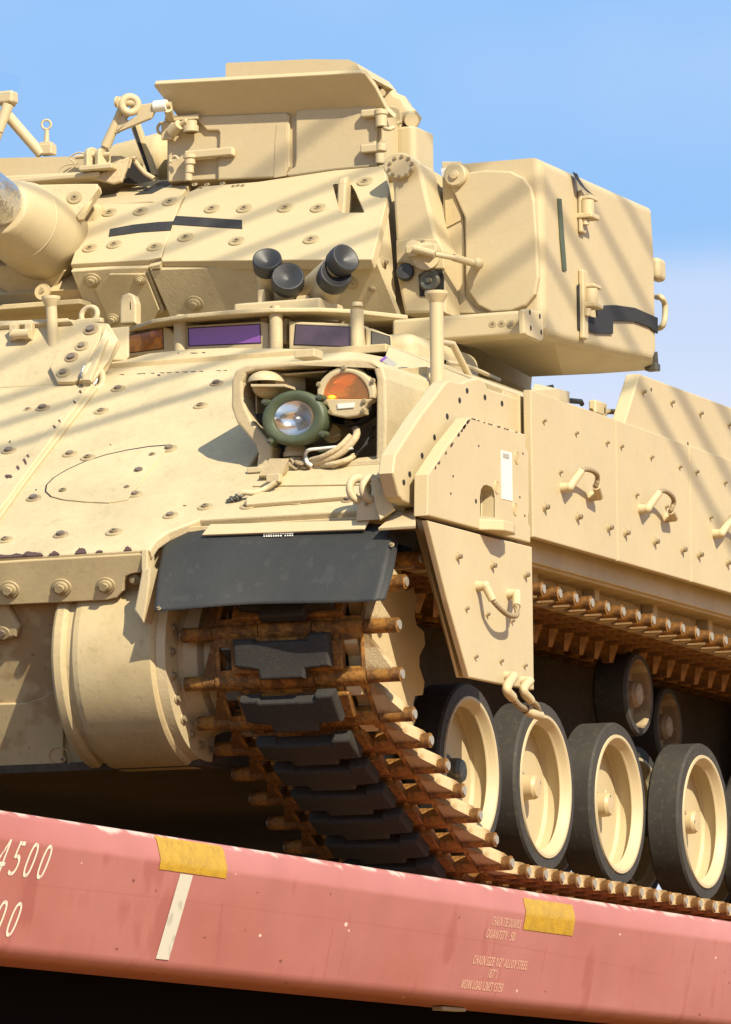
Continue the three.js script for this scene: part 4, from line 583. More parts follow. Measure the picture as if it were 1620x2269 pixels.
// ---- driver's hatch with its vision blocks
{
  const zc = 1.02, dh = group('driver_hatch', AV);
  mesh('hatch_coaming', boxG(V(.86, 1.965, .62), 1.12, .16, .66, .05), M.sand, dh);
  mesh('hatch_lid', latheHard([[.48, 0], [.48, .03], [.42, .06], [0, .07]], 48, V(0, 1, 0), V(.86, 2.03, .36)), M.sand, dh);
  const y0 = 2.128, pts = []; const tipL = oZ(262, 718, .86), tipR = oZ(890, 719, .86), cxr = (tipL.x + tipR.x) / 2, hw = (tipR.x - tipL.x) / 2;
  const edge = [[-1, .82], [-.80, 1.00], [-.55, 1.12], [-.25, 1.175], [.05, 1.19], [.35, 1.17], [.62, 1.10], [.80, 1.0], [1, .80], [.75, .82], [.5, .92], [.2, .97], [-.2, .97], [-.5, .92], [-.75, .84]];
  const rp = plane(V(0, y0, 0), V(0, 1, 0)); const brim = mesh('hatch_brim', plateG(rp, edge.map(([a, z]) => V(cxr + a * hw, y0, z)), .016, { bevel: .004 }), M.sand, dh);
  for (const [x, z] of [[400, 1.09], [612, 1.13], [792, 1.08]]) { const a = oZ(x, 766, z), t = a.clone(); t.y = y0 - .014; mesh('brim_post', merge([rodG(a.clone().add(V(0, -.06, 0)), t, .024, .024, 20), rodG(t.clone().add(V(0, .012, 0)), t.clone().add(V(0, .026, 0)), .022, .02, 6)]), M.sand, dh); }
  const block = (nm, f, q, z, mat, dep, tilt, label) => { // a vision block: housing, then glass face set in front
    const n = V(tilt, -.04, 1), c = oZ(q.reduce((s, p) => s + p[0], 0) / 4, q.reduce((s, p) => s + p[1], 0) / 4, z), P = plane(c, n);
    const h = plate('vision_block', AV, M.sandClean, P, f, dep, { bevel: .006 }); lab(h, label);
    plate('block_glass', h, mat, off(P, .003), q, .005, { bevel: .001 }); plate('block_seal', h, M.black, off(P, .0012), q.map(([x, y], i, a) => { const mx = (a[0][0] + a[2][0]) / 2, my = (a[0][1] + a[2][1]) / 2; return [x + Math.sign(x - mx) * 2, y + Math.sign(y - my) * 2]; }), .003, { bevel: 0 });
  };
  block('a', [[278, 742], [362, 724], [374, 728], [388, 742], [388, 790], [280, 790]], [[286, 744], [359, 729], [361, 772], [287, 781]], 1.0, M.orangeGlass, .12, -.35, 'vision block with an orange glass face');
  block('b', [[410, 722], [582, 712], [594, 716], [596, 775], [412, 778]], [[418, 728], [575, 719], [577, 759], [419, 766]], 1.10, M.violet, .12, -.08, 'vision block with a violet glass face');
  block('c', [[640, 712], [795, 718], [800, 775], [640, 775]], [[656, 720], [786, 726], [789, 768], [652, 763]], 1.09, M.violetDark, .12, .08, 'vision block with a dark purple glass face');
  block('d', [[810, 726], [826, 728], [868, 744], [870, 790], [812, 785]], [[824, 735], [863, 747], [865, 784], [823, 777]], 1.0, M.smoke, .12, .45, 'vision block with a smoked glass face');
  mesh('block_clamp', merge([boxG(oZ(628, 735, 1.03), .05, .09, .06, .006), boxG(oZ(590, 718, 1.03), .03, .05, .05, .006), tubeG([oZ(425, 716, .86), oZ(500, 702, .86), oZ(560, 698, .86), oZ(620, 706, .86)], .018), tubeG([oZ(640, 712, .86), oZ(700, 704, .86), oZ(760, 712, .86)], .014)]), M.sandClean, dh);
  // small marks along the brim's front edge where paint is missing
  const ch = []; for (const [a, b] of [[.44, .56], [.70, .76], [.62, .64], [.86, .88]]) { const A = (t) => { const k = -1 + 2 * t; return V(cxr + k * hw, y0 - .004, 1.192 - .0 - .40 * k ** 4 * .95 - .02 * Math.abs(k)); }; }
  // guard posts and lifting eyes on the bow
  const post = (x, y0p, y1p, z, r, fl, X0) => { const a = X0 ? oX(x + 2, y1p, X0) : oZ(x + 8, y1p, z), t = X0 ? oX(x - 1, y0p, X0) : oZ(x, y0p, z); t.z = a.z; const g = group('guard_post', AV); mesh('post', rodG(a.clone().add(V(0, -.04, 0)), t, r, r, 20), M.sandClean, g); mesh('post_cap', latheHard([[r, -.03], [fl * .9, -.008], [fl, 0], [fl, .010], [0, .010]], 24, V(0, 1, 0), t), M.sandClean, g); return [a, t]; };
  post(113, 663, 803, 1.31, .020, .034);
  const [pa, pt] = post(967, 652, 832, 0, .024, .040, 1.78);
  mesh('post_brace', merge([rodG(pa.clone().lerp(pt, .42), oX(1003, 762, 1.74), .010), rodG(oX(1003, 762, 1.74), oX(1042, 838, 1.74), .012), tubeG([oX(985, 802, 1.7), oX(1030, 810, 1.6), oX(1062, 822, 1.55), oX(1106, 842, 1.5)], .008)]), M.sandClean, AV);
}
// ---- engine grille front beside the hatch
{
  const P = plane(on(100, 853, off(GL, .02)), V(0, .55, .83)), eg = plate('grille_front_plate', AV, M.sand, P, [[-90, 860], [0, 859], [200, 851], [232, 812], [262, 752], [240, 716], [150, 706], [-90, 712]], .03, { bevel: .006 });
  mesh('grille_top', boxG(V(-.55, 2.02, .95), 1.5, .16, .42, .01), M.sand, AV);
  plate('hinge_rail', eg, M.sand, off(P, .02), [[-90, 712], [0, 710], [150, 703], [158, 712], [0, 722], [-90, 724]], .03, { bevel: .008 });
  mesh('hinge_pin', merge([rodG(on(30, 741, off(P, .03)), on(66, 739, off(P, .03)), .018, .018, 16), boxG(on(32, 738, off(P, .012)), .03, .06, .03, .004), boxG(on(66, 736, off(P, .012)), .03, .06, .03, .004)]), M.sand, eg);
  const bk = plate('bolted_bracket', AV, M.sand, off(P, .022), [[110, 812], [122, 792], [160, 770], [192, 722], [226, 722], [222, 748], [176, 840], [162, 846], [126, 846]], .022, { bevel: .004 });
  bolts(bk, off(P, .022), [[202, 731, 1.1], [182, 767], [159, 792], [141, 826]], .023, ['worn3', 'worn'], SX);
  const sk = plane(on(215, 780, off(P, .03)), V(.45, .45, .77)); plate('side_cheek', AV, M.sand, sk, [[176, 842], [222, 752], [232, 724], [262, 752], [242, 798], [206, 846]], .03, { bevel: .006 });
  plate('edge_strip', AV, M.sand, off(P, .045), [[180, 842], [226, 748], [238, 748], [200, 842]], .02, { bevel: .006 });
  plate('side_cheek', AV, M.sandClean, plane(oZ(255, 760, 1.16), V(.35, .2, .92)), [[240, 726], [286, 722], [286, 790], [278, 800], [244, 798]], .03, { bevel: .006 });
  const c1 = oZ(208, 838, 1.43), ey = ringG(V(), .036, .014, V(.80, .15, .58)); ey.scale(1, 1.25, 1); mesh('lifting_eye', ey.translate(c1.x, c1.y, c1.z), M.sandClean, AV); const e2 = ringG(V(), .030, .006, V(.80, .15, .58)); e2.scale(1, 1.25, 1); mesh('lifting_eye', e2.translate(c1.x - .012, c1.y + .01, c1.z + .010), M.steel, AV);
  const c2 = oZ(198, 698, 1.16), e3 = ringG(V(), .030, .010, V(-.1, .2, 1)); e3.scale(1.1, 1, 1); mesh('lifting_eye', merge([e3.translate(c2.x, c2.y, c2.z), boxG(oZ(200, 712, 1.16), .10, .02, .03, .006)]), M.sandClean, AV);
  const lp = PZ(1.04); mesh('towing_eye', plateG(lp, [[265, 718], [265, 668], [270, 654], [284, 648], [296, 655], [301, 672], [301, 716]], .05, { bevel: .008, seg: 3, holes: [[[284, 692], [283, 672], [287, 660], [294, 668], [295, 690]]] }), M.sandClean, AV);
}

// ---- turret
const TU = group('turret', AV);
const s1 = (x, y) => [x / 2.893, 120 + y / 2.893], s2 = (x, y) => [320 + x / 2.382, 100 + y / 2.382], s3 = (x, y) => [820 + x / 2.382, 320 + y / 2.382];
const CK = plane(oZ(600, 567, .60), V(0, 1, 1)), CL = plane(oZ(250, 577, .57), V(0, 1, 1));
{
  // body behind the applique plates
  const yb = 2.19, ztop = .12, roof = 2.76;
  mesh('turret_body', convex([V(-1.25, 2.37, .50), V(1.09, 2.36, .52), V(-1.2, yb, .34), V(1.09, yb, .32), V(-1.1, roof, ztop), V(1.04, roof - .02, ztop + .02), V(-1.2, yb, -1.7), V(.45, yb, -1.7), V(1.08, yb, -.62), V(-1.1, roof, -1.7), V(.55, roof, -1.7), V(1.04, roof, -.75)]), M.sandDark, TU);
  mesh('turret_ring', latheHard([[.98, 1.93], [.99, 2.0], [1.05, 2.03], [1.12, 2.10], [1.13, 2.2], [0, 2.2]], 72, V(0, 1, 0), V(0, 0, -.80)), M.sandDark, TU);
  const under = plane(oZ(600, 590, .57), V(0, -.19, .157).normalize().set(0, -.157, .19).normalize()); // undercut lower front
  const UF = plane(oZ(600, 588, .575), V(0, -.54, .84));
  const uf = plate('lower_front_plate', AV, M.sand, UF, [[333, 602], [356, 597], [600, 588], [824, 573], [832, 574], [884, 704], [860, 706], [600, 706], [382, 712], [376, 700]], .03, { bevel: .003 });
  bolts(uf, UF, [[431, 672]], .031, 'sand', SX); bolts(uf, UF, [[778, 627]], .025, 'sand', SX); bolts(uf, UF, [[778 + 46, 640, .5]], .025, 'stud', SX);
  const ul = off(UF, -.012), u2 = plate('lower_front_plate', AV, M.sand, ul, [s1(455, 1392), s1(700, 1375), s1(945, 1366), s1(1052, 1648), s1(880, 1760), s1(640, 1790), s1(545, 1620)], .03, { bevel: .004 });
  const u3 = plate('lower_shield', AV, M.sandDark, off(ul, .014), [s1(608, 1510), s1(700, 1412), s1(930, 1410), s1(1020, 1640), s1(960, 1760), s1(720, 1790), s1(690, 1690)], .014, { bevel: .003 });
  bolt(u2, ...s1(592, 1450), ul, .030, 'sand', SX); bolt(u3, ...s1(895, 1450), off(ul, .014), .020, 'sand', SX); bolt(u3, ...s1(722, 1700), off(ul, .014), .024, 'sand', SX);
  plate('corner_gusset', AV, M.sand, off(UF, .004), [s1(950, 1362), s1(1025, 1345), s1(1030, 1378), s1(968, 1380)], .03, { bevel: .003 });
  // upper cheek plates
  const ck = plate('cheek_plate', AV, M.sandClean, CK, [s2(92, 1140), s2(88, 1132), s2(140, 960), s2(215, 800), s2(240, 772), s2(300, 745), s2(600, 720), s2(1000, 660), s2(1270, 635), s2(1275, 690), s2(1290, 780), s2(1255, 920), s2(1205, 1122), s2(1196, 1130), s2(650, 1133)], .045, { bevel: .004, holes: [[s2(988, 735), s2(1010, 728), s2(1100, 735), s2(1120, 770), s2(1168, 880), s2(1155, 888), s2(1040, 888), s2(1022, 870)]] });
  bolts(ck, CK, [s2(358, 866), s2(528, 864), s2(745, 862), s2(918, 862), s2(218, 1016), s2(488, 1036), s2(880, 1028), s2(1165, 722)], .027, 'low', SX);
  bolts(ck, CK, [s2(265, 735), s2(300, 752), s2(330, 735), s2(412, 730), s2(470, 745), s2(495, 742), s2(520, 742)].map(a => [...a, .35]), .027, 'worn', SX);
  mesh('recess_floor', plateG(off(CK, -.10), [s2(960, 700), s2(1180, 700), s2(1220, 910), s2(990, 910)], .01), M.sandDark, ck);
  { const c = on(...s2(1082, 790), off(CK, -.02)), pts = []; for (let k = 0; k <= 14; k++) { const t = k / 14 * Math.PI; pts.push(V(c.x, c.y + .035 + .035 * Math.sin(t), c.z - .0 + .032 * Math.cos(t))); } pts.push(V(c.x, c.y - .10, c.z - .02), V(c.x, c.y - .085, c.z + .05)); mesh('lifting_lug', plateG(plane(c, V(1, 0, 0)), pts, .034, { bevel: .008 }), M.sandClean, ck); }
  // side facet at the cheek's end
  const sf = plane(V(1.115, 2.3, .4), V(.93, .06, .30)); plate('side_facet', AV, M.sand, sf, [s2(1208, 1125), s2(1258, 920), s2(1285, 860), s2(1312, 1130), s2(1335, 1425), s2(1300, 1425), s2(1250, 1240)], .02, { bevel: .003 }); bolt(AV, ...s2(1262, 1150), sf, .018, 'side');
  // lower cheek plate on the gun's side
  const cl = plate('cheek_plate', AV, M.sandClean, CL, [s1(452, 1345), s1(520, 1140), s1(580, 968), s1(720, 955), s1(860, 945), s1(1000, 938), s1(1100, 915), s1(1180, 905), s1(1150, 960), s1(1110, 1080), s1(1030, 1300), s1(940, 1318)], .04, { bevel: .004 });
  bolts(cl, CL, [s1(703, 1018), s1(903, 1010), s1(1090, 948), s1(577, 1246), s1(733, 1222), s1(992, 1238)], .026, 'low', SX);
  const ct = plane(on(...s1(720, 955), CL), V(0, 1, .42)); plate('cheek_top', AV, M.sandClean, ct, [s1(582, 966), s1(590, 925), s1(740, 890), s1(790, 850), s1(850, 815), s1(1140, 800), s1(1220, 830), s1(1160, 905), s1(980, 940)], .03, { bevel: .004 });
  plate('tape', AV, M.tape, off(ct, .003), [s1(862, 900), s1(1030, 815), s1(1135, 808), s1(975, 890)], .004, { bevel: .0005 });
  plate('tape', AV, M.tape, off(CL, .003), [s1(705, 1120), s1(850, 1092), s1(1010, 1075), s1(1112, 1070), s1(1092, 1128), s1(900, 1140), s1(696, 1168)], .004, { bevel: .0005 });
  plate('tape', AV, M.tape, off(CK, .003), [s2(165, 900), s2(300, 908), s2(515, 922), s2(516, 968), s2(300, 955), s2(144, 945)], .004, { bevel: .0005 });
  // gun mantlet: rotor plates, sleeve, muzzle wrapping
  const ga = oZ(68, 508, .60), gd = V(.0, .17, 1).normalize(), mt = group('gun_mantlet', AV);
  const mp = plane(oZ(100, 450, .50), V(.10, .25, .96)); const m1 = plate('mantlet_plate', mt, M.sand, mp, [s1(-200, 830), s1(200, 835), s1(500, 828), s1(622, 828), s1(630, 860), s1(560, 960), s1(510, 1040), s1(500, 1180), s1(300, 1300), s1(-200, 1300)], .05, { bevel: .006 }); bolt(mt, ...s1(480, 920), mp, .026, 'low', SX);
  mesh('mantlet_edge', plateG(plane(oZ(205, 450, .47), V(.75, .1, .65)), [s1(618, 830), s1(632, 860), s1(540, 1060), s1(505, 1062), s1(495, 1040), s1(560, 950)], .03), M.sandDark, mt);
  mesh('mantlet_core', boxG(V(-.48, 2.44, .18), .80, .55, .4, .03), M.sandDark, mt);
  mesh('gun_sleeve', latheG([[0, -.2], [.158, -.2], [.162, -.04], [.157, .05], [.152, .09], [.1525, .098], [.140, .15], [.120, .22], [.108, .255], [.096, .262], [0, .262]], 56, gd, ga), M.sandClean, mt);
  mesh('sleeve_weld', ringG(ga.clone().addScaledVector(gd, .094), .152, .003, gd, 56), M.sandClean, mt);
  mesh('barrel_wrap', latheG([[.06, .20], [.086, .215], [.093, .28], [.095, .38], [.088, .50], [.03, .51], [0, .50]], 40, gd, ga.clone().add(V(0, .012, 0))), M.foil, mt);
  const pr = []; for (let j = 0; j < 4; j++) for (let i = 0; i < 7; i++) { const x = 60 + i * 9 + j * 3 + rnd() * 3, y = 455 + i * 4.6 + j * 7 + (j === 0 ? -3 : 0); if (rnd() < .75) pr.push(rodG(oZ(x, y, .0), oZ(x, y, .0), .001)); }
  mesh('mantlet_shelf', boxG(V(-.50, 2.30, .42), .9, .02, .4, .004), M.sandDark, mt);
  mesh('gun_cradle', merge([plateG(plane(oZ(95, 625, .5), V(.1, -.5, .85)), [s1(-100, 1440), s1(170, 1600), s1(300, 1600), s1(420, 1390), s1(330, 1350), s1(-100, 1360)], .04), rodG(oZ(96, 648, .52), oZ(93, 648, .58), .03, .028)]), M.sandDark, mt); bolt(mt, oZ(95, 645, .56), 0, PZ(.56), .028, 'sand', SX);
}
// ---- grenade dischargers
{
  const gl4 = group('grenade_dischargers', AV), vc = FWD.clone().negate(), pl = (x, y) => oZ(x, y, .95);
  const at = [[592, 574, 604, 700, 42, 33], [638, 613, 634, 700, 32, 37], [766, 571, 660, 660, 44, 34], [744, 606, 690, 700, 36, 37]];
  for (const [x, y, bx, by, phi, r] of at) {
    const c = pl(x, y), e = RIGHT.clone().multiplyScalar(x - bx).addScaledVector(UP, by - y).normalize(), f = phi * Math.PI / 180, a = vc.clone().multiplyScalar(Math.cos(f)).addScaledVector(e, Math.sin(f));
    const g = group('discharger_tube', gl4); const R = r / 610, S = q => q; // the cap's radius in metres
    const tb = latheHard([[0, -.38], [R * .80, -.38], [R * .84, -.02], [R * .78, 0]], 36, a, c); mesh('tube_body', tb, M.sandClean, gl4);
    const cp = latheG([[R * .88, -.055], [R * .97, -.05], [R * 1.0, -.03], [R * 1.0, -.012], [R * .96, .003], [R * .86, .004], [R * .45, -.010], [R * .1, -.018], [0, -.018]], 40, a, c); mesh('tube_cap', cp, M.cap, gl4); gl4.remove(g);
  }
  mesh('discharger_base', merge([boxG(oZ(640, 690, .86), .34, .05, .22, .01), boxG(oZ(586, 668, .90), .03, .08, .06, .006), boxG(oZ(676, 672, .88), .05, .05, .06, .006)]), M.sandClean, gl4);
}
// ---- sight housing with its doors and visor
{
  const zf = .15, P = PZ(zf), sg = group('sight_housing', AV);
  mesh('housing_body', convex([[371, 262], [371, 400], [852, 376], [852, 236], [400, 250]].map(([x, y]) => oZ(x, y, zf - .03)).concat([[371, 250], [371, 430], [852, 400], [852, 225]].map(([x, y]) => oZ(x, y, zf - .03).add(V(0, -.02, -.28))))), M.sandClean, sg);
  plate('housing_frame', sg, M.sandClean, off(P, -.012), [[373, 290], [380, 280], [420, 272], [440, 262], [520, 256], [850, 236], [850, 372], [600, 392], [373, 402]], .03, { bevel: .004 });
  const d1 = plate('sight_door', sg, M.sandClean, off(P, .006), [s2(250, 375), s2(390, 372), s2(600, 362), s2(745, 356), s2(763, 368), s2(766, 640), s2(742, 684), s2(700, 698), s2(388, 712), s2(386, 612), s2(392, 608), s2(396, 462), s2(388, 450), s2(330, 450), s2(300, 420)], .02, { bevel: .006 });
  const d2 = plate('sight_door', sg, M.sandClean, off(P, .010), [s2(798, 352), s2(815, 340), s2(1000, 330), s2(1222, 318), s2(1222, 640), s2(1000, 660), s2(760, 694), s2(742, 682), s2(792, 640), s2(798, 600)], .024, { bevel: .007 });
  plate('door_seam', sg, M.sandClean, off(P, .0085), [s2(683, 700), s2(690, 500), s2(698, 420), s2(750, 420), s2(748, 690)], .004, { bevel: .001 });
  const hin = (x, y0, y1, r, z = zf + .03) => latheHard([[r * .8, 0], [r, .004], [r, oZ(x, y0, z).y - oZ(x, y1, z).y], [0, oZ(x, y0, z).y - oZ(x, y1, z).y + .003]], 20, V(0, 1, 0), oZ(x, y1, z));
  mesh('door_hinge', merge([hin(420, 362, 385, .017), hin(421, 350, 366, .021), hin(421, 343, 353, .026), hin(418, 384, 402, .015), boxG(oZ(465, 340, zf + .022), .20, .034, .03, .008), boxG(oZ(505, 340, zf + .02), .06, .028, .02, .006)]), M.sandClean, sg);
  mesh('door_latch', merge([hin(423, 279, 294, .030), hin(423, 268, 281, .024), rodG(oZ(381, 292, zf + .03), oZ(398, 276, zf + .05), .024, .02), rodG(oZ(398, 277, zf + .04), oZ(414, 268, zf + .05), .010), ringG(oZ(361, 284, zf + .02), .022, .006, V(0, .1, 1)), boxG(oZ(372, 290, zf + .02), .05, .07, .02, .006), boxG(oZ(404, 262, zf + .02), .14, .02, .02, .004), ringG(oZ(386, 355, zf + .02), .016, .005, V(0, .1, 1), 16, 3.6)]), M.sandClean, sg);
  mesh('door_hinge', merge([hin(845, 256, 282, .022), hin(845, 244, 256, .026), boxG(oZ(826, 251, zf + .03), .09, .03, .03, .008), boxG(oZ(828, 329, zf + .03), .10, .034, .03, .008), hin(845, 318, 336, .02), hin(842, 340, 364, .018), tubeG([oZ(851, 284, zf + .03), oZ(862, 286, zf + .04), oZ(872, 282, zf + .02)], .008)]), M.sandClean, sg);
  // visor plate, seen from below, and the box on it
  const a = oZ(395, 256, zf), b = oZ(862, 236, zf), fl = oZ(348, 182, zf + .115), fr = oZ(803, 153, zf + .115);
  const nrm = V().crossVectors(b.clone().sub(a), fl.clone().sub(a)).normalize(); if (nrm.y < 0) nrm.negate(); const VP = plane(a, nrm);
  const back = p => { const q = p.clone(); return q.addScaledVector(fl.clone().sub(a).normalize(), -.05); };
  plate('sight_visor', sg, M.sandClean, off(VP, .016), [a, [345, 184], [347, 178], [803, 153], [812, 155], [834, 184], [861, 236], back(b), back(a)].map(q => q.isVector3 ? q : on(q[0], q[1], off(VP, .016))), .022, { bevel: .004 });
  mesh('visor_box', convex([[500, 143], [503, 139], [690, 131], [700, 133], [772, 132], [790, 140], [800, 160], [500, 172]].map(([x, y]) => oZ(x, y, .25)).concat([[500, 139], [503, 135], [690, 127], [772, 128], [790, 150], [500, 180]].map(([x, y]) => oZ(x, y, .25).add(V(0, -.02, -.4))))), M.sandClean, sg);
  // sight cover behind and the rounded stowage box
  const ks = group('rear_sight', AV), kp = plane(oZ(870, 240, -.10), V(.25, 0, 1));
  mesh('sight_cover', plateG(kp, [[800, 186], [828, 172], [846, 174], [866, 186], [878, 204], [896, 211], [904, 228], [921, 243], [914, 258], [905, 268], [908, 285], [890, 292], [830, 300], [800, 300]], .20, { bevel: .022, seg: 3 }), M.sandClean, ks);
  mesh('cover_knob', merge([rodG(oZ(902, 262, -.1), oZ(912, 266, -.02), .03, .026, 18), ringG(oZ(911, 270, -.08), .022, .008, V(.3, 0, 1)), rodG(oZ(868, 250, -.06), oZ(872, 252, -.0), .028, .024, 16), rodG(oZ(862, 262, -.04), oZ(884, 280, -.02), .018), boxG(oZ(880, 272, -.05), .06, .06, .06, .01), rodG(oZ(842, 200, -.06), oZ(848, 206, .0), .012, .012)]), M.sandClean, ks);
  const bx = [[864, 292], [872, 285], [900, 285], [915, 286]].map(([x, y]) => oZ(x, y, -.02)), bw = oZ(866, 340, -.02).x, be = oZ(917, 340, -.02).x, byT = oZ(900, 285, -.02).y, byB = oZ(900, 362, -.02).y;
  const rs = new THREE.Shape(); rs.moveTo(bw, .17); rs.lineTo(bw, .06); rs.quadraticCurveTo(bw, 0, bw + .06, 0); rs.lineTo(be - .02, 0); rs.quadraticCurveTo(be, 0, be, .02); rs.lineTo(be, .17); const rg = new THREE.ExtrudeGeometry(rs, { depth: byT - byB, bevelEnabled: true, bevelThickness: .008, bevelSize: .008, bevelSegments: 2, curveSegments: 10 }).rotateX(Math.PI / 2).translate(0, byT, 0); rg.scale(1, 1, -1); const ri = rg.index; mesh('sight_box', (() => { const g = flat(rg), p = g.attributes.position, nn = g.attributes.normal; for (let i = 0; i < p.count; i += 3) { for (const at of [p, nn]) { const x = at.getX(i), y = at.getY(i), z = at.getZ(i); at.setXYZ(i, at.getX(i + 1), at.getY(i + 1), at.getZ(i + 1)); at.setXYZ(i + 1, x, y, z); } } g.computeVertexNormals(); return g.translate(0, 0, -.02); })(), M.sandClean, ks);
}
// ---- launcher arm and missile launcher
{
  const A = PZ(.40), ar = group('launcher_arm', AV);
  mesh('arm_plate', plateG(A, [s3(112, 160), s3(245, 95), s3(262, 110), s3(348, 480), s3(385, 560), s3(390, 640), s3(400, 890), s3(180, 895), s3(140, 700), s3(135, 500), s3(120, 250)], .16, { bevel: .012, holes: [] }), M.sandClean, ar);
  mesh('arm_boss', latheHard([[.060, -.06], [.060, .02], [.055, .026], [0, .026]].map(([r, z]) => [r, z]), 36, V(0, 0, 1), V()).scale(1.0, .80, 1).translate(...on(888, 369, A).toArray()), M.sandClean, ar);
  for (let k = 0; k < 10; k++) { const t = k * .628 + .2, q = on(888, 369, off(A, .026)); bolt(ar, q.clone().add(V(.046 * Math.cos(t), .037 * Math.sin(t), 0)), 0, off(A, .026), .0085, 'stud'); }
  mesh('arm_back', plateG(PZ(.20), [s3(240, 95), s3(330, 150), s3(380, 250), s3(390, 560), s3(400, 900), s3(250, 900), s3(250, 200)], .14, { bevel: .008 }), M.sandDark, ar);
  mesh('lower_bracket', plateG(off(A, .012), [s3(136, 508), s3(220, 495), s3(350, 500), s3(385, 560), s3(390, 655), s3(260, 655), s3(170, 620), s3(140, 630)], .02, { bevel: .004 }), M.sandClean, ar);
  mesh('link_disc', merge([latheHard([[.052, 0], [.052, .02], [0, .024]], 28, V(.2, .1, 1), on(...s3(300, 595), off(A, .012))), latheHard([[.03, 0], [.03, .03], [0, .034]], 20, V(0, 0, 1), on(...s3(240, 552), off(A, .03)))]), M.sandClean, ar);
  mesh('tie_rod', merge([rodG(on(...s3(235, 550), off(A, .07)), on(...s3(345, 580), off(A, .08)), .015, .013, 12), rodG(on(...s3(345, 580), off(A, .08)), oZ(...s3(450, 600), .44), .010), rodG(oZ(...s3(440, 596), .44), oZ(...s3(540, 626), .36), .014), new THREE.SphereGeometry(.022, 14, 10).translate(...oZ(...s3(568, 630), .34).toArray()), rodG(oZ(...s3(568, 630), .26), oZ(...s3(568, 630), .35), .018, .016, 14), boxG(on(...s3(280, 555), off(A, .04)), .12, .03, .05, .006)]), M.sandClean, ar); bolt(ar, ...s3(280, 518), off(A, .012), .012, 'stud');
  mesh('rubber_stop', latheHard([[.03, -.02], [.034, .01], [.028, .02], [0, .022]], 24, V(.2, .1, 1), on(...s3(188, 676), off(A, .01))), M.cap, ar);
  mesh('lamp_recess', plateG(off(A, .004), [s3(255, 690), s3(285, 672), s3(378, 662), s3(388, 700), s3(388, 800), s3(262, 802)], .006, { bevel: .001 }), M.black, ar);
  mesh('recess_lamp', latheHard([[.040, 0], [.040, .012], [.032, .018], [.012, .012], [.010, .022], [0, .022]], 28, V(0, 0, 1), on(...s3(318, 720), off(A, .006))), M.dullSteel, ar);
  // launcher box
  const zf = .25, xr = 1.65, xl = oZ(988, 500, zf).x, ML = group('missile_launcher', AV);
  const top = 2.768, prof = [[zf, 2.125], [zf, top], [-.97, 2.775], [-.995, 2.60], [-1.0, 2.21], [-.96, 2.165], [-.55, 2.14], [-.05, 2.115], [zf - .05, 2.105]];
  const ss = new THREE.Shape(); prof.forEach(([z, y], i) => (i ? ss.lineTo(-z, y) : ss.moveTo(-z, y))); ss.closePath();
  const bx = new THREE.ExtrudeGeometry(ss, { depth: xr - xl - .07, bevelEnabled: true, bevelThickness: .035, bevelSize: .035, bevelOffset: -.035, bevelSegments: 6 }); bx.rotateY(Math.PI / 2); bx.translate(xl + .035, 0, 0); mesh('launcher_box', bx, M.sandClean, ML);
  const LF = PZ(zf + .012), RS = PX(xr + .003);
  mesh('front_strip', plateG(off(LF, -.004), [s3(378, 90), s3(480, 90), s3(480, 200), s3(490, 380), s3(500, 560), s3(498, 700), s3(500, 800), s3(560, 870), s3(620, 890), s3(410, 890), s3(390, 500)], .012, { bevel: .003 }), M.sandClean, ML);
  mesh('front_door', plateG(off(LF, .016), [s3(410, 190), s3(420, 160), s3(600, 135), s3(740, 140), s3(810, 175), s3(850, 230), s3(866, 300), s3(880, 500), s3(888, 700), s3(870, 790), s3(820, 850), s3(740, 880), s3(640, 885), s3(570, 850), s3(520, 780), s3(502, 690), s3(500, 390)], .03, { bevel: .008, seg: 3 }), M.sandClean, ML);
  mesh('hinge_cap', latheHard([[.044, -.02], [.044, .018], [.038, .024], [.018, .024], [.016, .034], [0, .036]], 28, V(0, 0, 1), on(...s3(458, 165), off(LF, .016))), M.sandClean, ML);
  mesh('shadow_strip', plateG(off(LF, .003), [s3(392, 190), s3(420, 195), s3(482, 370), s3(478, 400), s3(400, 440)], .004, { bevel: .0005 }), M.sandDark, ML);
  mesh('bare_patch', plateG(off(LF, .004), [s3(374, 128), s3(400, 122), s3(408, 150), s3(396, 185), s3(378, 165)], .003, { bevel: .0005 }), M.white, ML);
  const side = (nm, q, mat, d = .004, t = .006, o) => mesh(nm, plateG(off(RS, d), q, t, o ?? { bevel: .001 }), mat, ML);
  side('seal_strip', [s3(994, 285), s3(1012, 286), s3(1020, 400), s3(1040, 668), s3(1020, 664), s3(1006, 500)], M.olive, .003);
  const hb = (x, y0, y1) => { const a = on(x, y0, off(RS, .03)), b = on(x, y1, off(RS, .03)); b.z = a.z; return rodG(b, a, .026, .026, 18); };
  mesh('box_hinge', merge([hb(...[1301], 444, 476), boxG(on(1301, 481, off(RS, .022)), .07, .020, .09, .006), rodG(on(1298, 486, off(RS, .025)), on(1298, 498, off(RS, .025)), .012), boxG(on(1290, 470, off(RS, .008)), .016, .16, .05, .006), boxG(on(1301, 441, off(RS, .022)), .06, .014, .08, .005)]), M.sandClean, ML);
  mesh('box_hinge', merge([hb(1309, 640, 674), boxG(on(1309, 678, off(RS, .022)), .07, .020, .09, .006), rodG(on(1302, 684, off(RS, .025)), on(1302, 700, off(RS, .025)), .014), boxG(on(1293, 675, off(RS, .008)), .02, .26, .05, .006), boxG(on(1309, 636, off(RS, .022)), .06, .014, .08, .005)]), M.sandClean, ML);
  side('hinge_gap', [s3(1096, 745), s3(1112, 730), s3(1124, 800), s3(1118, 985), s3(1100, 975)], M.black, .003, .004);
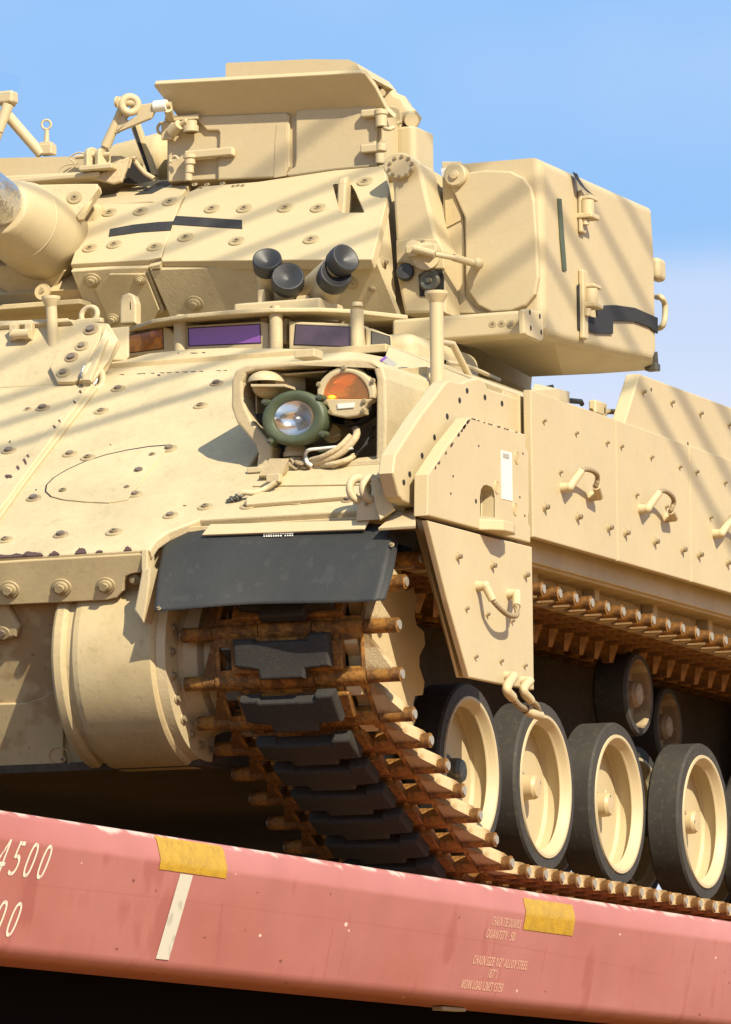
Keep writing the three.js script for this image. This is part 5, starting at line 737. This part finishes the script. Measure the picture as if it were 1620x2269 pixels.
  side('strap', [s3(1198, 850), s3(1300, 848), s3(1400, 862), s3(1520, 915), s3(1520, 998), s3(1480, 965), s3(1400, 935), s3(1285, 932), s3(1284, 1000), s3(1200, 998), s3(1140, 980), s3(1142, 905), s3(1205, 915)], M.webbing, .006, .008);
  { const c = [[1268, 380, .004], [1273, 392, .012], [1285, 410, .03], [1300, 424, .035], [1306, 428, .03]].map(([x, y, d]) => on(x, y, off(RS, d))), w = V(0, 0, -.055), ps = [], ix = []; c.forEach(p => { ps.push(...p.toArray(), ...p.clone().add(w).toArray()); }); for (let i = 0; i < c.length - 1; i++) { const k = i * 2; ix.push(k, k + 1, k + 2, k + 1, k + 3, k + 2); } const g = new THREE.BufferGeometry(); g.setAttribute('position', new THREE.Float32BufferAttribute(ps, 3)); g.setIndex(ix); g.computeVertexNormals(); const m = M.webbing.clone(); m.side = THREE.DoubleSide; mesh('strap', g, m, ML); }
  mesh('carry_handle', tubeG([oX(1455, 658, 1.62), oX(1466, 660, 1.66), oX(1473, 674, 1.66), oX(1473, 705, 1.66), oX(1468, 722, 1.66), oX(1456, 728, 1.62)].map(p => p.setX(Math.min(p.x, 1.66))), .012), M.sandClean, ML);
  mesh('latch_block', boxG(oX(1456, 598, 1.60), .05, .09, .09, .02), M.sandClean, ML);
  mesh('lower_latch', merge([rodG(oX(1448, 780, 1.58), oX(1451, 815, 1.58), .016), rodG(oX(1436, 790, 1.58), oX(1448, 812, 1.58), .010), boxG(oX(1446, 814, 1.58), .05, .03, .05, .006)]), M.dullSteel, ML);
  const kz = (x, y, z) => oZ(x, y, z); { const A = oX(1246, 830, 1.44), B = oX(1441, 820, 1.53), C = oX(1200, 797, 1.40); mesh('launcher_underframe', convex([V(1.645, 2.13, .16), V(1.645, 2.18, -.96), V(xl + .02, 2.13, .2), V(xl + .02, 2.18, -.96), A, B, C, V(xl + .04, A.y, A.z), V(xl + .04, B.y, B.z), V(xl + .04, C.y, C.z)]), M.sandClean, ML); }
  // lateral beam with its end plate in front of the launcher
  const BZ = .56, bm = group('support_beam', AV), c0 = oZ(868, 732, BZ), c1 = oZ(1168, 716, BZ); const cy = (c0.y + c1.y) / 2;
  mesh('beam_tube', boxG(V((c0.x + c1.x) / 2, cy, BZ - .05), c1.x - c0.x, .090, .10, .014), M.sandClean, bm);
  const EP = PX(c1.x + .02); mesh('beam_end_plate', plateG(EP, [[1160, 688], [1166, 684], [1200, 690], [1204, 697], [1205, 752], [1198, 757], [1168, 744], [1162, 738]].map(q => q), .022, { bevel: .006, seg: 3 }), M.sandClean, bm);
  for (const [x, y] of [[1174, 692], [1196, 701], [1176, 727], [1199, 736]]) slit(bm, EP, [[x, y]], .008, .020);
  const BF = PZ(BZ); bolts(bm, BF, [[1092, 718], [1112, 717], [1152, 715]], .013, 'low', SX); bolt(bm, 1133, 718, BF, .016, 'worn', SX);
}
// ---- roof gear beside the sight: canvas roll, strut frame, rods
{
  const rg = group('roof_gear', AV), q = (x, y, z = .42) => oZ(x, y, z - .22);
  mesh('roof_box', convex([[-60, 352], [0, 350], [150, 347], [268, 345], [272, 392], [150, 398], [-60, 402]].map(([x, y]) => q(x, y, .38)).concat([[-60, 352], [290, 350], [290, 420], [-60, 420]].map(([x, y]) => q(x, y, .38).add(V(0, -.01, -.5))))), M.sandClean, rg);
  mesh('roof_lip', merge([boxG(q(110, 400, .43), .46, .022, .10, .008), rodG(q(-20, 398, .45), q(210, 386, .45), .011)]), M.sandClean, rg);
  mesh('canvas_flap', plateG(plane(q(245, 378, .46), V(.15, .1, 1)), [[196, 392], [236, 380], [262, 355], [287, 346], [281, 372], [270, 402], [250, 407], [215, 398]], .02, { bevel: .006 }), M.canvas, rg);
  mesh('canvas_fold', convex([[272, 405], [280, 378], [292, 350], [302, 368], [340, 400], [300, 408]].map(([x, y]) => q(x, y, .36)).concat([q(290, 400, .3), q(330, 402, .3)])), M.black, rg);
  mesh('fold_strap', merge([tubeG([q(284, 372, .42), q(293, 350, .42), q(301, 352, .42)], .007), tubeG([q(298, 356, .41), q(320, 382, .40), q(342, 396, .40)], .009)]), M.canvas, rg);
  // stowed roll
  mesh('stowed_roll', latheG([[0, -.16], [.08, -.15], [.1, -.1], [.1, .1], [.08, .15], [0, .16]], 28, V(1, .1, .2).normalize(), q(318, 362, .02)), M.sandDark, rg);
  // strut frame
  const sf = group('strut_frame', AV), z = .46;
  mesh('strut', merge([rodG(q(234, 325, z), q(262, 262, z), .021, .017, 14), rodG(q(262, 262, z), q(275, 226, z), .017, .015, 14), rodG(q(226, 338, z), q(236, 320, z), .014, .014)]), M.sandClean, sf);
  plate('strut_arm', sf, M.sandClean, PZ(z - .21), [[256, 292], [262, 262], [290, 236], [298, 240], [278, 262], [282, 268], [302, 256], [306, 232], [344, 226], [342, 246], [334, 262], [250, 296]], .02, { bevel: .005 });
  mesh('strut_pivot', merge([rodG(q(262, 224, z + .03), q(302, 228, z + .0), .018, .018, 14), ringG(q(288, 232, z + .02), .030, .015, V(.6, 0, 1)), rodG(q(258, 226, z + .04), q(264, 226, z + .04), .022)]), M.sandClean, sf);
  mesh('white_roller', rodG(q(343, 236, z), q(370, 233, z), .022, .022, 18), M.white, sf); mesh('roller_end', merge([rodG(q(370, 233, z), q(379, 232, z), .012), rodG(q(372, 240, z), q(378, 262, z - .06), .018, .016)]), M.sandClean, sf);
  mesh('channel', plateG(plane(q(322, 330, .30), V(.2, 0, 1)), [[287, 276], [306, 270], [347, 386], [330, 392]], .05, { bevel: .004 }), M.sandDark, sf); mesh('channel_slot', plateG(plane(q(322, 330, .303), V(.2, 0, 1)), [[293, 282], [300, 279], [334, 382], [328, 386]], .004, { bevel: 0 }), M.black, sf);
  mesh('clevis', merge([...[207, 232].map(x => plateG(plane(q(x, 350, z), V(.9, 0, .45)), [0, 1, 2, 3, 4, 5, 6, 7, 8].map(k => { const c = q(x, 342, z), t = k / 8 * Math.PI; return V(c.x, c.y + .028 * Math.sin(t), c.z + .035 * Math.cos(t)); }).concat([V(q(x, 342, z).x, q(x, 374, z).y, z - .22 - .035), V(q(x, 342, z).x, q(x, 374, z).y, z - .22 + .035)]), .022, { bevel: .004 })), boxG(q(222, 374, z), .14, .02, .09, .005), rodG(q(200, 344, z), q(245, 342, z), .010)]), M.sandClean, sf);
  mesh('retaining_wire', merge([tubeG([q(200, 346), q(175, 338), q(155, 350), q(168, 364), q(150, 380)], .003), tubeG([q(172, 362), q(140, 368), q(128, 382)], .003), rodG(q(168, 348), q(200, 345), .009)]), M.sandClean, sf);
  // rods and clamp at the frame's edge
  const ro = group('windscreen_stay', AV), zr = .40;
  mesh('stay_tube', rodG(q(12, 250, zr), q(92, 342, zr - .05), .021, .021, 18), M.sandClean, ro);
  mesh('stay_leg', merge([rodG(q(18, 232, zr + .04), q(-4, 292, zr + .06), .022, .02, 16), rodG(q(-4, 292, zr + .06), q(-30, 360, zr + .06), .02, .02, 16), boxG(q(6, 218, zr + .03), .11, .05, .06, .012), rodG(q(20, 222, zr), q(36, 226, zr - .01), .022, .02), rodG(q(34, 222, zr), q(37, 222, zr), .006)]), M.sandClean, ro);
  mesh('stay_pane', plateG(PZ(zr - .05), [[-60, 208], [-60, 162], [10, 160], [28, 163], [42, 172], [46, 182], [36, 200], [28, 210]], .006, { bevel: .002 }), M.plexi, ro);
  mesh('eye_bolt', merge([ringG(q(103, 276, .34), .018, .0045, V(.3, 0, 1)), rodG(q(104, 288, .34), q(103, 318, .34), .008, .011, 10), boxG(q(106, 332, .34), .055, .042, .05, .006), boxG(q(104, 319, .34), .045, .012, .04, .003)]), M.sandClean, ro);
}

// ------------------------------------------------------------------ overhead lines: their soft shadows cross the glacis, the cheek and the launcher
{
  const e1 = V().crossVectors(SUN, V(0, 1, 0)).normalize();
  const e2 = V().crossVectors(SUN, e1), offs = [-.455, -.258, -.067, -1.566, -1.27, -1.06, -.86, -.665];
  const names = ['whose shadow crosses the glacis below the driver hatch', 'whose shadow runs under the headlight hood', 'whose shadow crosses the D shaped access cover', 'whose shadow crosses the taped turret cheek', 'whose shadow falls behind the grenade dischargers', 'whose shadow crosses the upper launcher door', 'whose shadow crosses the lower launcher door', 'whose shadow falls across the hatch side of the glacis'];
  let first = null;
  offs.forEach((f, i) => {
    const p = V(.8, 2, .8), c = p.addScaledVector(e2, f - p.dot(e2)).addScaledVector(SUN, 8.5);
    const a = c.clone().addScaledVector(e1, -16), b = c.clone().addScaledVector(e1, 16), o = mesh('overhead_line', rodG(a, b, i < 3 ? .019 : .0155, i < 3 ? .019 : .0155, 8), M.black, scene);
    tag(o, 'black overhead line ' + names[i], 'cable', 'overhead lines beside the railway');
  });
}
renderer.render(scene, camera);
